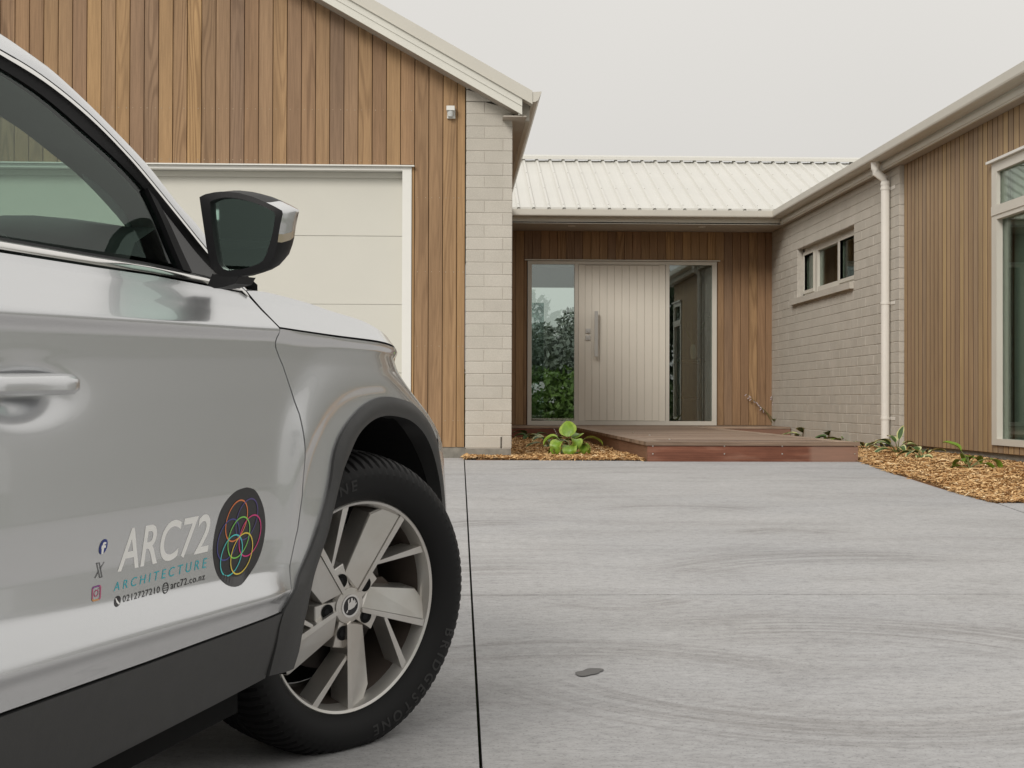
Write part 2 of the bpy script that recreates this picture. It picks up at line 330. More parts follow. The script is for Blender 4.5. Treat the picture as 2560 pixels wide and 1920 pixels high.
# ------------------------------------------------------------------ mulch beds
def inpoly(x, y, P):
    ins = np.zeros(len(x), bool)
    for i in range(len(P)):
        x0, y0 = P[i]; x1, y1 = P[i - 1]
        cnd = ((y0 > y) != (y1 > y)); ins ^= cnd & (x < (x1 - x0) * (y - y0) / ((y1 - y0) + 1e-12) + x0)
    return ins
def hump(x, y): return .004 * np.sin(x * 5.1 + y * 1.7) + .005 * np.sin(y * 3.3 - x * 2) + .005
def bed(name, poly, dens, label, seedlen=(.025, .085)):
    P = np.array(poly); lo, hi = P.min(0), P.max(0)
    area = (hi - lo).prod(); n = int(area * dens)
    x = rng.uniform(lo[0], hi[0], n); y = lo[1] + (hi[1] - lo[1]) * rng.uniform(0, 1, n) ** 1.35
    k = inpoly(x, y, poly); x, y = x[k], y[k]; n = len(x)
    gzv = np.where(y < GY, -GS * (GY - y), 0)
    z = gzv + hump(x, y) + rng.uniform(.0, .013, n)
    L = rng.uniform(*seedlen, n) * (1 + .5 * (rng.random(n) < .12)); W = rng.uniform(.0028, .0075, n)
    a = rng.uniform(0, 2 * math.pi, n); el = rng.normal(0, .13, n); tw = rng.normal(0, .45, n); bend = rng.normal(0, .006, n)
    dx, dy, dz = np.cos(a) * np.cos(el), np.sin(a) * np.cos(el), np.sin(el)
    wx, wy, wz = -np.sin(a) * np.cos(tw), np.cos(a) * np.cos(tw), np.sin(tw)
    V = np.zeros((n, 6, 3)); C0 = np.stack([x, y, z], 1); D = np.stack([dx, dy, dz], 1); Wv = np.stack([wx, wy, wz], 1)
    for j, (s_, b_) in enumerate(((-.5, 0), (0, 1), (.5, 0))):
        c_ = C0 + D * (s_ * L)[:, None]; c_[:, 2] += b_ * bend
        ww = (W * (1 if j == 1 else .6))[:, None]
        V[:, 2 * j] = c_ - Wv * ww; V[:, 2 * j + 1] = c_ + Wv * ww
    base = (np.arange(n) * 6)[:, None]
    Fq = np.concatenate([base + np.array([0, 1, 3, 2]), base + np.array([2, 3, 5, 4])], 1).reshape(-1, 4)
    # bed surface grid under the chips
    nx, ny = 40, 120; gx, gy = np.meshgrid(np.linspace(lo[0], hi[0], nx), np.linspace(lo[1], hi[1], ny))
    ins = inpoly(gx.ravel(), gy.ravel(), poly).reshape(gx.shape)
    gzz = np.where(gy < GY, -GS * (GY - gy), 0) + np.where(ins, hump(gx, gy) - .002, -.006)
    gvv = np.stack([gx, gy, gzz], 2).reshape(-1, 3)
    cells = [(j * nx + i, j * nx + i + 1, j * nx + i + nx + 1, j * nx + i + nx) for j in range(ny - 1) for i in range(nx - 1) if ins[j, i] or ins[j, i + 1] or ins[j + 1, i] or ins[j + 1, i + 1]]
    allv = np.concatenate([V.reshape(-1, 3), gvv]); off = n * 6
    faces = Fq.tolist() + [tuple(i + off for i in c_) for c_ in cells]
    me = bpy.data.meshes.new(name); me.from_pydata(allv.tolist(), [], faces)
    me.materials.append(CHIP); me.materials.append(SOIL)
    me.polygons.foreach_set('material_index', [0] * len(Fq) + [1] * len(cells))
    sh = np.concatenate([np.repeat(np.clip(rng.beta(2, 2, n), 0, 1), 6), np.full(len(gvv), .2)])
    at = me.attributes.new('shade', 'FLOAT', 'POINT'); at.data.foreach_set('value', sh.astype(np.float32))
    me.update(); o = bpy.data.objects.new(name, me); COL.objects.link(o); WL[o.name] = np.zeros(3)
    return tag(o, label, kind='stuff')
bed('mulch', [(.10, BEDY), (1.47, BEDY - .13), (1.5, 11.80), (1.5, 19.1), (.47, 19.1), (.47, 12.41), (.10, 12.41)], 5200, 'orange bark mulch between the block pillar and the deck')
rb = [(3.12, 19.1), (3.12, 11.72)] + cv[1:] + [tuple(TIP[:2] + np.array([.9, -.05])), (4.3, TIP[1] - .05), (4.3, 19.1)]
bed('mulch', rb, 6000, 'orange bark mulch bed along the right wing of the house')

# ------------------------------------------------------------------ house
house = empty('house', (0, 14, 0))
tag(house, 'single storey house with cedar gable, pale block walls and white metal roofs', 'house')
_cb = {}
CEDAR_SEAM_SHADE = mat('cedar_seam_shade', (.085, .045, .026), .8)  # seam shade painted on as a dark colour for board sides and bevels
def cbox(w, h, d, ch, m, edge=None):
    k = (round(w, 3), round(h, 3), round(d, 3), ch, m.name, bool(edge))
    if k not in _cb:
        a = w / 2; V = [(-a, ch, 0), (a, ch, 0), (a, ch, h), (-a, ch, h), (-a + ch, 0, ch), (a - ch, 0, ch), (a - ch, 0, h - ch), (-a + ch, 0, h - ch), (-a, d, 0), (a, d, 0), (a, d, h), (-a, d, h)]
        f = [(4, 5, 6, 7), (0, 1, 5, 4), (1, 2, 6, 5), (2, 3, 7, 6), (3, 0, 4, 7), (8, 9, 1, 0), (9, 10, 2, 1), (10, 11, 3, 2), (11, 8, 0, 3)]
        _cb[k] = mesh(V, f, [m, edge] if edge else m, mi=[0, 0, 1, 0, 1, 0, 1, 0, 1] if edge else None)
    return _cb[k]
def board_cut(x0, x1, z0, zl, zr, y, d, ch, m, parent):
    V = [(x0, y + ch, z0), (x1, y + ch, z0), (x1, y + ch, zr), (x0, y + ch, zl), (x0 + ch, y, z0), (x1 - ch, y, z0), (x1 - ch, y, zr), (x0 + ch, y, zl), (x0, y + d, z0), (x1, y + d, z0), (x1, y + d, zr), (x0, y + d, zl)]
    f = [(4, 5, 6, 7), (0, 1, 5, 4), (1, 2, 6, 5), (2, 3, 7, 6), (3, 0, 4, 7), (8, 9, 1, 0), (9, 10, 2, 1), (10, 11, 3, 2), (11, 8, 0, 3)]
    return ob('board', V, f, m, parent)

YW = 12.43; YB = 12.20
# rake line of the gable (underside of the barge board)
r1 = onY(806, 0, YB); r2 = onY(1297, 281, YB); RM = (r1[2] - r2[2]) / (r2[0] - r1[0])
APX = -2.75
def rake(x): return r2[2] + RM * (r2[0] - x) if x > APX else r2[2] + RM * (r2[0] - APX) - RM * (APX - x)
GZT = onY(1000, 418, YW)[2]       # garage door head
GXR = onY(1028.5, 600, YW)[0]; GXL = GXR - 4.95
gw = ob('gable_wall', *(lambda m_: (m_.v, m_.f))(MB().box((GXR, YW + .022, .05), (.104, YW + .2, rake(.1) + .1)).box((-6.2, YW + .022, .05), (GXL, YW + .2, rake(-6.0)))
      .prism([(-6.2, YW + .022, GZT), (.104, YW + .022, GZT), (.104, YW + .022, rake(.104) + .1), (APX, YW + .022, rake(APX) + .1), (-6.2, YW + .022, rake(-6.2) + .1)], (0, .18, 0))), CEDAR_GAP, house)
seam = onY(1142.3, 500, YW)[0]; PB = .1142
edges = [.102] + [seam - PB * k for k in range(0, 58)]
for i in range(len(edges) - 1):
    x1, x0 = edges[i] - .0022, edges[i + 1] + .0022
    if x0 < -6.2: break
    if x0 >= GXR - .004 or x1 < GXL: board_cut(x0, x1, .085, rake(x0) + .05, rake(x1) + .05, YW, .022, .003, CEDAR, gw)
    elif x1 > GXR + .01:
        board_cut(GXR + .002, x1, .085, GZT + .02, GZT + .02, YW, .022, .003, CEDAR, gw); board_cut(x0, x1, GZT + .022, rake(x0) + .05, rake(x1) + .05, YW, .022, .003, CEDAR, gw)
    else: board_cut(x0, x1, GZT + .018, rake(x0) + .05, rake(x1) + .05, YW, .022, .003, CEDAR, gw)
MB().box((-6.2, YW - .0, -.02), (GXL, YW + .2, .083)).build('footing', FOOTING, house); MB().box((GXR, YW + .006, -.02), (.106, YW + .2, .083)).build('footing', FOOTING, house)
nl = MB()
for i in range(len(edges) - 1):
    for q in (.22, .78):
        x_ = edges[i + 1] + (edges[i] - edges[i + 1]) * q
        if x_ < -4.2: continue
        for zz in ((GZT + .05, GZT + .46) if x_ < GXR else (.3, .9, 1.5, 2.1)): nl.box((x_ - .0035, YW - .0012, zz - .0035 + random.uniform(-.004, .004)), (x_ + .0035, YW + .004, zz + .0035))
tag(nl.build('nail', mat('dull_nail', (.34, .25, .16), .5), gw), kind='stuff')
# garage door
gd = empty('garage_door', ((GXL + GXR) / 2, YW, 0), house)
JW = .074; YD = YW + .11
fr = MB().box((GXR - JW, YW - .012, 0), (GXR, YW + .16, GZT - .028)).box((GXL, YW - .012, 0), (GXL + JW, YW + .16, GZT - .028)).box((GXL, YW - .012, GZT - .028), (GXR, YW + .16, GZT))
fr.build('frame', WHITEFRAME, gd)
MB().box((GXL - .03, YW - .04, GZT + .002), (GXR + .022, YW + .01, GZT + .012)).build('flashing', WHITEFRAME, gd)
MB().box((GXL + JW, YD - .02, GZT - .075), (GXR - JW, YD + .05, GZT - .03)).build('head_seal', DOORPAINT, gd)
zt = GZT - .03; zs = [GZT - .03]
pz = [onY(900, y_, YD)[2] for y_ in (590.5, 761.5, 932.5, 1100)]
prev = zt
for i, z_ in enumerate(pz + [-.01]):
    if prev - z_ < .02: continue
    link('door_panel', cbox(GXR - GXL - 2 * JW - .004, prev - z_ - .0025, .04, .002, DOORPAINT), gd, ((GXL + GXR) / 2, YD, z_ + .0025)); prev = z_
MB().box((GXL, YD + .03, 0), (GXR, YD + .06, GZT)).build('back_panel', DARK, gd)
# verge of the gable roof
zb = .122; YBk = YB + .03
def para(mb, x0, x1, zoff, h, y0, y1, mi=0):
    xs_ = [x0, APX, x1] if x0 < APX < x1 else [x0, x1]
    lo_ = [(x, y0, rake(x) + zoff) for x in xs_]; hi_ = [(x, y0, rake(x) + zoff + h) for x in xs_[::-1]]
    return mb.prism(lo_ + hi_, (0, y1 - y0, 0), mi)
bx1 = onY(1305.5, 281, YB)[0]
para(MB(), -6.5, bx1, 0, .066, YB + .008, YBk).build('barge_board', TRIMLIGHT, house)
para(MB(), -6.5, bx1, .066, .06, YB, YBk).build('barge_board', TRIMLIGHT, house)
para(MB(), -6.5, bx1 - .03, .004, .012, YBk, YW + .02).build('verge_soffit', SOFFIT, house)
cx1 = onY(1331, 250, YB)[0]
cap = para(para(MB(), -6.6, cx1, .132, .10, YB - .012, YB + .12), -6.6, cx1, .124, .009, YB - .022, YB + .1)
cap.build('verge_capping', TRIM, house)
# gable roof sheets
ex = onY(1331, 230, YB)[0]; ridge_z = rake(APX) + .2
def rp(x): return rake(x) + .205
MB().prism([(APX, YB + .1, rp(APX)), (ex, YB + .1, rp(ex)), (ex, YB + .1, rp(ex) - .03), (APX, YB + .1, rp(APX) - .03)], (0, 12, 0)).build('gable_roof', ROOF, house)
MB().prism([(APX, YB + .1, rp(APX)), (-6.6, YB + .1, rp(-6.6)), (-6.6, YB + .1, rp(-6.6) - .03), (APX, YB + .1, rp(APX) - .03)], (0, 12, 0)).build('gable_roof', ROOF, house)
# right eave of the gable roof: fascia, soffit, gutter with end cap
gx0, gx1 = onY(1331, 240, YB)[0], onY(1354, 229, YB)[0]; gtop = onY(1354, 229, YB)[2]
def gutter_profile(x0, x1, top, sgn=1):
    w = x1 - x0
    return [(x0, top - .005), (x0, top - .085), (x0 + .35 * w, top - .083), (x0 + .62 * w, top - .07), (x0 + .8 * w, top - .04), (x1, top - .006), (x1, top), (x1 - .012 * sgn, top), (x0 + .7 * w, top - .035), (x0 + .3 * w, top - .07), (x0 + .012 * sgn, top - .07), (x0 + .012 * sgn, top - .005)]
MB().prism([(x, YB - .0, z) for x, z in gutter_profile(gx0 - .005, gx1, gtop)], (0, 7.1, 0)).build('gutter', TRIM, house)
MB().prism([(x, YB - .004, z) for x, z in gutter_profile(gx0 - .005, gx1, gtop)[:7]], (0, .004, 0)).build('gutter_end', TRIM, house)
fx = gx0 - .012
EZB = rake(bx1) - .002
MB().box((.452, YW + .03, EZB), (fx + .002, YW + .05, gtop - .03)).build('eave_end', TRIM, house); MB().box((bx1 - .028, YBk, EZB + .004), (bx1 - .002, YW + .03, EZB + .124)).build('barge_return', TRIMLIGHT, house)
MB().box((fx - .03, YW + .05, EZB - .004), (fx + .004, 19.2, gtop - .02)).build('fascia', TRIM, house)
MB().box((.40, YBk + .002, EZB - .012), (fx - .034, 19.2, EZB - .002)).build('soffit', SOFFIT, house)
# ---- block pillar
PX0, PX1, PY = .108, .482, 12.40
pil = ob('block_pillar', *(lambda m_: (m_.v, m_.f))(MB().box((PX0 + .006, PY + .0045, .0), (PX1 - .006, PY + .48, rake(PX1) + .02))), MORTAR, house)
MB().box((PX0 - .001, PY + .002, -.05), (PX1 - .004, PY + .4, .073)).build('footing', FOOTING, pil)
CH = .1; z = .075; row = 0; nblk = 0
def block_cut(x0, x1, z0, z1, y, parent):
    zl, zr = min(z1, rake(x0) + .04), min(z1, rake(x1) + .04)
    if zr - z0 < .015 and zl - z0 < .02: return
    ch = .004; zr = max(zr, z0 + .01); zl = max(zl, z0 + .01)
    V = [(x0, y + ch, z0), (x1, y + ch, z0), (x1, y + ch, zr), (x0, y + ch, zl), (x0 + ch, y, z0 + ch), (x1 - ch, y, z0 + ch), (x1 - ch, y, zr - ch), (x0 + ch, y, zl - ch), (x0, y + .3, z0), (x1, y + .3, z0), (x1, y + .3, zr), (x0, y + .3, zl)]
    f = [(4, 5, 6, 7), (0, 1, 5, 4), (1, 2, 6, 5), (2, 3, 7, 6), (3, 0, 4, 7), (8, 9, 1, 0), (9, 10, 2, 1), (10, 11, 3, 2), (11, 8, 0, 3)]
    ob('block', V, f, BLOCK, parent)
wP = PX1 - PX0
while z < rake(PX0) + .04:
    jt = [0, .4, 1] if row % 2 else [0, .8, 1]
    for j in range(len(jt) - 1):
        g0 = .0005 if row else .004
        block_cut(PX0 + wP * jt[j] + (g0 if j else 0), PX0 + wP * jt[j + 1] - (g0 if j < len(jt) - 2 else 0), z + .0022, z + CH - .0022, PY + random.uniform(0, .0015), pil); nblk += 1
    z += CH; row += 1
wx_ = onY(1252.6, 1110, PY)[0]; MB().box((wx_ - .004, PY - .0015, .078), (wx_ + .004, PY + .02, .168)).build('weep_slot', DARK, pil)
# garage flank facing the entry court
fl = ob('flank_wall', *(lambda m_: (m_.v, m_.f))(MB().box((PX1 - .15, PY + .46, 0), (PX1 - .03, 20.3, 2.72))), CEDAR_GAP, house)
y_ = PY + .5
while y_ < 20.2:
    link('board', cbox(PB - .0045, 2.6, .02, .003, CEDAR), fl, (PX1 - .01, y_ + PB / 2, .12), math.pi / 2); y_ += PB

# ---- entry wall
YE = 20.25; SZ = 2.71; XW = 4.235
ew = ob('entry_wall', *(lambda m_: (m_.v, m_.f))(MB()
     .box((PX1 - .1, YE + .02, 0), (onY(1319, 800, YE)[0], YE + .2, 2.9)).box((onY(1791.6, 800, YE)[0], YE + .02, 0), (XW + .1, YE + .2, 2.9))
     .box((onY(1319, 800, YE)[0], YE + .02, onY(1500, 652, YE)[2]), (onY(1791.6, 800, YE)[0], YE + .2, 2.9))), CEDAR_GAP, house)
fx0, fx1 = onY(1319, 800, YE)[0], onY(1791.6, 800, YE)[0]; fz1 = onY(1500, 653, YE)[2]; fz0 = .15
ep = .1106; e0 = onY(1289, 700, YE)[0]; k0 = -8
zs0 = .15
for k in range(k0, 40):
    x0, x1 = e0 + ep * k + .002, e0 + ep * (k + 1) - .002
    if x1 < PX1 - .05: continue
    if x0 > XW + .0: break
    x1 = min(x1, XW + .03)
    def bb(a, b, z0, z1): link('board', cbox(round(b - a, 3), round(z1 - z0, 3), .02, .003, CEDAR), ew, ((a + b) / 2, YE, z0))
    if x1 < fx0 - .03 or x0 > fx1 + .03: bb(x0, x1, zs0, SZ)
    elif x0 < fx0 - .02: (bb(x0, fx0 - .012, zs0, fz1 + .013), bb(x0, x1, fz1 + .015, SZ))
    elif x1 > fx1 + .02: (bb(max(x0, fx1 + .012), x1, zs0, fz1 + .013), bb(x0, x1, fz1 + .015, SZ))
    else: bb(x0, x1, fz1 + .015, SZ)
# ---- front door set
fd = empty('front_door', ((fx0 + fx1) / 2, YE, fz0), house)
def ex_(px): return onY(px, 850, YE)[0]
def ez_(py): return onY(1550, py, YE)[2]
gl0, gl1, gr0, gr1 = ex_(1329), ex_(1436), ex_(1673), ex_(1780); gz0, gz1 = ez_(1052.6), ez_(661.5)
dl0, dl1 = ex_(1445.7), ex_(1664)
yf = YE - .012
f_ = MB().box((fx0, yf, fz0), (gl0, yf + .1, fz1)).box((gl1, yf, gz0), (dl0, yf + .1, gz1)).box((dl1, yf, gz0), (gr0, yf + .1, gz1)).box((gr1, yf, fz0), (fx1, yf + .1, fz1))
f_.box((gl0, yf, gz1), (gr1, yf + .1, fz1)).box((gl0, yf, fz0), (gr1, yf + .1, gz0))
f_.build('frame', ALU, fd)
MB().box((fx0 - .04, YE - .05, fz1 + .004), (fx1 + .04, YE + .01, fz1 + .016)).build('flashing', TRIMLIGHT, fd)
for a_, b_ in ((gl0, gl1), (gr0, gr1)):
    MB().box((a_, YE + .02, gz0), (b_, YE + .03, gz1)).build('glass_pane', GLASS_ENTRY, fd)
gx_ = [1420 + q / 3.77 for q in (97, 160, 225, 297, 368, 437, 508, 578, 650, 721, 795, 858, 920)]
leaf = ob('door_leaf', *(lambda m_: (m_.v, m_.f))(MB().box((dl0 + .004, yf + .018, gz0 + .004), (dl1 - .004, yf + .06, gz1 - .004))), MORTAR, fd)
zt_, zb_ = ez_(663.8), ez_(1050)
MB().box((dl0 + .004, yf + .012, gz0 + .003), (ex_(gx_[1]) - .0015, yf + .03, gz1 - .003)).box((ex_(gx_[11]) + .0015, yf + .012, gz0 + .003), (dl1 - .004, yf + .03, gz1 - .003)).box((ex_(gx_[1]), yf + .012, zt_ + .003), (ex_(gx_[11]), yf + .03, gz1 - .003)).build('door_stile', ENTRYDOOR, leaf)
for i in range(1, 11):
    a_, b_ = ex_(gx_[i]), ex_(gx_[i + 1]); link('door_board', cbox(b_ - a_ - .003, zt_ - gz0 - .006, .016, .0025, ENTRYDOOR), leaf, ((a_ + b_) / 2, yf + .012, gz0 + .004))
hx0, hx1 = ex_(1485), ex_(1493.5); hz1, hz0 = ez_(779), ez_(892)
MB().box((hx0, yf - .075, hz0), (hx1, yf - .045, hz1)).box((hx0 + .008, yf - .045, hz0 + .06), (hx1 - .008, yf + .012, hz0 + .1)).box((hx0 + .008, yf - .045, hz1 - .1), (hx1 - .008, yf + .012, hz1 - .06)).build('handle', STEEL, leaf)
for (ya, yb) in ((762, 803), (825, 868)):
    a_, b_ = ex_(1420 + 165 / 3.77), ex_(1420 + 208 / 3.77); za, zb2 = ez_(620 + yb / 3.77), ez_(620 + ya / 3.77)
    mlk = MB().box((a_, yf - .006, za), (b_, yf + .012, zb2)); mlk.tube([((a_ + b_) / 2, yf - .004, (za + zb2) / 2), ((a_ + b_) / 2, yf - .022, (za + zb2) / 2)], .016, 10); mlk.build('lock', STEEL, leaf)
# entry hall behind the glass
HB = YE + 3.2; hz = onY(1380, 718, HB)[2]; hx_ = onY(1450, 800, HB)[0]
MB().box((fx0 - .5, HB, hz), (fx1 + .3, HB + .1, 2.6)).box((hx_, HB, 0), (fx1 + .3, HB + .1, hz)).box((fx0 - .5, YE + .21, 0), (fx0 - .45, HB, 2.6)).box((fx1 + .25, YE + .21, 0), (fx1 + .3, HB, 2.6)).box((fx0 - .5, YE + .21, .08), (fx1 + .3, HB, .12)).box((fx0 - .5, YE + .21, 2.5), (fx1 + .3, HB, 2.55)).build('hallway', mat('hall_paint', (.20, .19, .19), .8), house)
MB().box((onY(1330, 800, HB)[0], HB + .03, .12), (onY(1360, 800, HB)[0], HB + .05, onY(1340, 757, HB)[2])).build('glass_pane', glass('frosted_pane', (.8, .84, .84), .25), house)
# ---- entry soffit, fascia, gutter
YF = 19.34; XF = 4.16; GT = 2.867
MB().box((.5, YF, SZ + .001), (XF + .1, YE + .05, SZ + .015)).build('soffit', SOFFIT, house)
for px, py in ((1429, 564.7), (1754.5, 566.6)):
    d = ray(px, py); tt = (SZ - CAM_H) / d[2]; c_ = CP + d * tt
    MB().tube([(c_[0], c_[1], SZ + .002), (c_[0], c_[1], SZ - .006)], .05, 20).build('downlight', WHITEFRAME, house)
FB = SZ - .005
def fascia_run(seg):
    pass
MB().prism([(.5, YF, FB), (.5, YF + .02, FB), (.5, YF + .02, GT - .02), (.5, YF, GT - .02)], (XF + .02 - .5, 0, 0)).build('fascia', TRIMLIGHT, house)
gp = [(0, -.005), (0, -.080), (.07, -.086), (.122, -.086), (.134, -.078), (.138, -.065), (.14, -.006), (.14, 0), (.13, 0), (.128, -.05), (.1, -.07), (.01, -.07), (.01, -.005)]
MB().prism([(.5, YF - a_, GT + b_) for a_, b_ in gp], (XF - .5, 0, 0)).build('gutter', TRIM, house)
WY0 = 10.55; WEY = 10.98
MB().prism([(XF, WY0, FB), (XF + .02, WY0, FB), (XF + .02, WY0, GT - .02), (XF, WY0, GT - .02)], (0, YF + .02 - WY0, 0)).build('fascia', TRIMLIGHT, house)
MB().prism([(XF - .012, WY0, FB + .012), (XF, WY0, FB + .012), (XF, WY0, FB + .055), (XF - .012, WY0, FB + .05)], (0, YF - WY0, 0)).build('fascia_mould', TRIMLIGHT, house)
MB().prism([(XF - a_, WY0, GT + b_) for a_, b_ in gp], (0, YF - WY0, 0)).build('gutter', TRIM, house)
MB().box((XF + .02, WY0, SZ), (XF + .2, YF, SZ + .012)).build('soffit', SOFFIT, house)
# ---- entry roof: ribbed sheets
TP = .3725; EY, EZ = 19.25, 2.875; RY, RZ_ = 22.07, 2.875 + TP * (22.07 - 19.25); PR = .19
def rib_sheet(x0, nr, y0, z0, y1, z1):
    nrm = np.array([0, -TP, 1]) / math.hypot(1, TP); prof = []
    for k in range(nr):
        a_ = x0 + k * PR; prof += [(a_, 0), (a_ + .075, 0), (a_ + .085, .004), (a_ + .118, .004 * 0), (a_ + .133, .027), (a_ + .160, .027), (a_ + .175, 0)]
    prof.append((x0 + nr * PR, 0)); n = len(prof)
    V = [np.array([x, y0, z0]) + nrm * h for x, h in prof] + [np.array([x, y1, z1]) + nrm * h for x, h in prof]
    return V, [(i, i + 1, n + i + 1, n + i) for i in range(n - 1)]
roof = empty('entry_roof', (2.4, EY, EZ), house)
for s_ in range(9):
    V, f = rib_sheet(.3 + s_ * 4 * PR, 4, EY - .03, EZ - .03 * TP, RY, RZ_); ob('roof_sheet', V, f, ROOF, roof)
MB().box((.3, EY - .02, EZ - .03), (7, EY - .015, EZ + .018)).build('eave_flashing', ROOF, roof)
ms = MB()
for k in range(36):
    for yy in (EY + .12, EY + 1.0, EY + 1.9):
        xx = .3 + k * PR + .1465; zz = EZ + TP * (yy - EY) + .027; ms.box((xx - .006, yy - .006, zz), (xx + .006, yy + .006, zz + .008))
tag(ms.build('roof_screw', ROOFSCREW, roof), kind='stuff')
MB().prism([(.2, RY - .13, RZ_ + .0), (.2, RY - .13, RZ_ + .045), (.2, RY, RZ_ + .085), (.2, RY + .14, RZ_ + .04), (.2, RY, RZ_ + .07)], (7, 0, 0)).build('ridge_cap', ROOF, roof)
MB().prism([(.2, RY, RZ_), (.2, RY + 3.2, RZ_ - TP * 3.2), (.2, RY + 3.2, RZ_ - TP * 3.2 - .03), (.2, RY, RZ_ - .03)], (7, 0, 0)).build('roof_back', ROOF, roof)
# ---- right wing
def wy(px, X=XW): return onX(px, 800, X)[1]
YC = wy(2248); XT = XW + .045
WX = XW + .0045
wYR, wYL = wy(2134.5), wy(1993); wz1 = onX(2134.5, 557, XW)[2]; wz0 = onX(2134, 713, XW)[2]
cz0 = .035
# snap the window opening to whole courses
c0 = round((wz0 - cz0) / CH); c1 = round((wz1 - cz0) / CH); wz0, wz1 = cz0 + c0 * CH, cz0 + c1 * CH
ww = ob('wing_block_wall', *(lambda m_: (m_.v, m_.f))(MB().box((WX, wYL, 0), (WX + .2, YE, SZ)).box((WX, YC + .006, 0), (WX + .2, wYR, SZ)).box((WX, wYR, 0), (WX + .2, wYL, wz0)).box((WX, wYR, wz1), (WX + .2, wYL, SZ))), MORTAR, house)
MB().box((XW + .004, YC + .004, -.08), (XW + .2, YE, .033)).build('footing', FOOTING, ww)
far = MB(); cnt = 0
blk = []
row = 0; z = cz0
while z < SZ:
    z1 = min(z + CH, SZ); cuts = [(YC, YE)]
    if c0 <= row < c1: cuts = [(YC, wYR), (wYL, YE)]
    for (a_, b_) in cuts:
        st = a_ if a_ != YC else YC
        j = a_; first = True
        while j < b_ - .01:
            ln = .30 if not (first and row % 2) else .15
            e = min(j + ln, b_)
            if b_ - e < .04: e = b_
            blk.append((j + (.0004 if j > a_ else 0), e - .0004, z + .0022, z1 - .0022, row)); j = e; first = False
    z += CH; row += 1
blk.sort(key=lambda q: q[0])
for i, (a_, b_, z0, z1, rw) in enumerate(blk):
    if i < 240 - 0:
        link('block', cbox(round(b_ - a_, 3), round(z1 - z0, 4), .09, .004, BLOCK), ww, (XW + random.uniform(0, .0015), (a_ + b_) / 2, z0), -math.pi / 2)
    else:
        ch = .004; x = XW + random.uniform(0, .0015)
        V = [(x + ch, a_, z0), (x + ch, b_, z0), (x + ch, b_, z1), (x + ch, a_, z1), (x, a_ + ch, z0 + ch), (x, b_ - ch, z0 + ch), (x, b_ - ch, z1 - ch), (x, a_ + ch, z1 - ch)]
        far.add(V, [(4, 7, 6, 5), (0, 4, 5, 1), (1, 5, 6, 2), (2, 6, 7, 3), (3, 7, 4, 0)])
tag(far.build('block', BLOCK, ww), kind='stuff')
# strip window in the block wall
sw = empty('strip_window', (XW, (wYL + wYR) / 2, wz0), house)
XS = XW + .075
def wyS(px): return onX(px, 700, XS)[1]
ml = [wyS(2035), wyS(2044), wyS(2095), wyS(2101)]
fw_ = .055
fb = MB().box((XS, wYL - fw_ - .02, wz0), (XS + .06, wYL, wz1)).box((XS, wYR, wz0), (XS + .06, wYR + fw_, wz1)).box((XS, wYR, wz0), (XS + .06, wYL, wz0 + fw_ + .03)).box((XS, wYR, wz1 - fw_ - .03), (XS + .06, wYL, wz1))
fb.box((XS - .004, min(ml[0], ml[1]), wz0 + .01), (XS + .05, max(ml[0], ml[1]), wz1 - .01)).box((XS - .004, min(ml[2], ml[3]), wz0 + .01), (XS + .05, max(ml[2], ml[3]), wz1 - .01))
fb.build('frame', ALU, sw)
pn = [(wYL - fw_ - .02, max(ml[0], ml[1])), (min(ml[0], ml[1]), max(ml[2], ml[3])), (min(ml[2], ml[3]), wYR + fw_)]
for a_, b_ in pn: MB().box((XS + .028, a_, wz0 + fw_ + .03), (XS + .036, b_, wz1 - fw_ - .03)).build('glass_pane', GLASS_WING, sw)
for a_, b_ in (pn[0], pn[2]):
    q0, q1 = min(a_, b_), max(a_, b_); q = .03
    MB().box((XS - .012, q0 - q, wz0 + .045), (XS + .03, q0, wz1 - .045)).box((XS - .012, q1, wz0 + .045), (XS + .03, q1 + q, wz1 - .045)).box((XS - .012, q0, wz0 + .045), (XS + .03, q1, wz0 + fw_ + .03)).box((XS - .012, q0, wz1 - fw_ - .03), (XS + .03, q1, wz1 - .045)).build('sash', ALU, sw)
MB().prism([(XW - .045, wYR + .01, wz0 - .075), (XW + .1, wYR + .01, wz0 - .075), (XW + .1, wYR + .01, wz0 + .01), (XW - .045, wYR + .01, wz0 - .004)], (0, wYL - wYR + .22, 0)).build('sill', BLOCK, sw)
MB().box((XS + .061, wYR - .4, wz0 - .3), (XS + 2.2, wYR - .35, wz1 + .2)).box((XS + 2.2, wYR - .4, wz0 - .3), (XS + 2.25, wYL + .4, wz1 + .2)).box((XS + .061, wYL + .35, wz0 - .3), (XS + 2.2, wYL + .4, wz1 + .2)).box((XS + .061, wYR - .4, wz1 + .15), (XS + 2.2, wYL + .4, wz1 + .2)).box((XS + .061, wYR - .4, wz0 - .35), (XS + 2.2, wYL + .4, wz0 - .3)).build('room', mat('dim_room', (.22, .19, .15), .9), house)
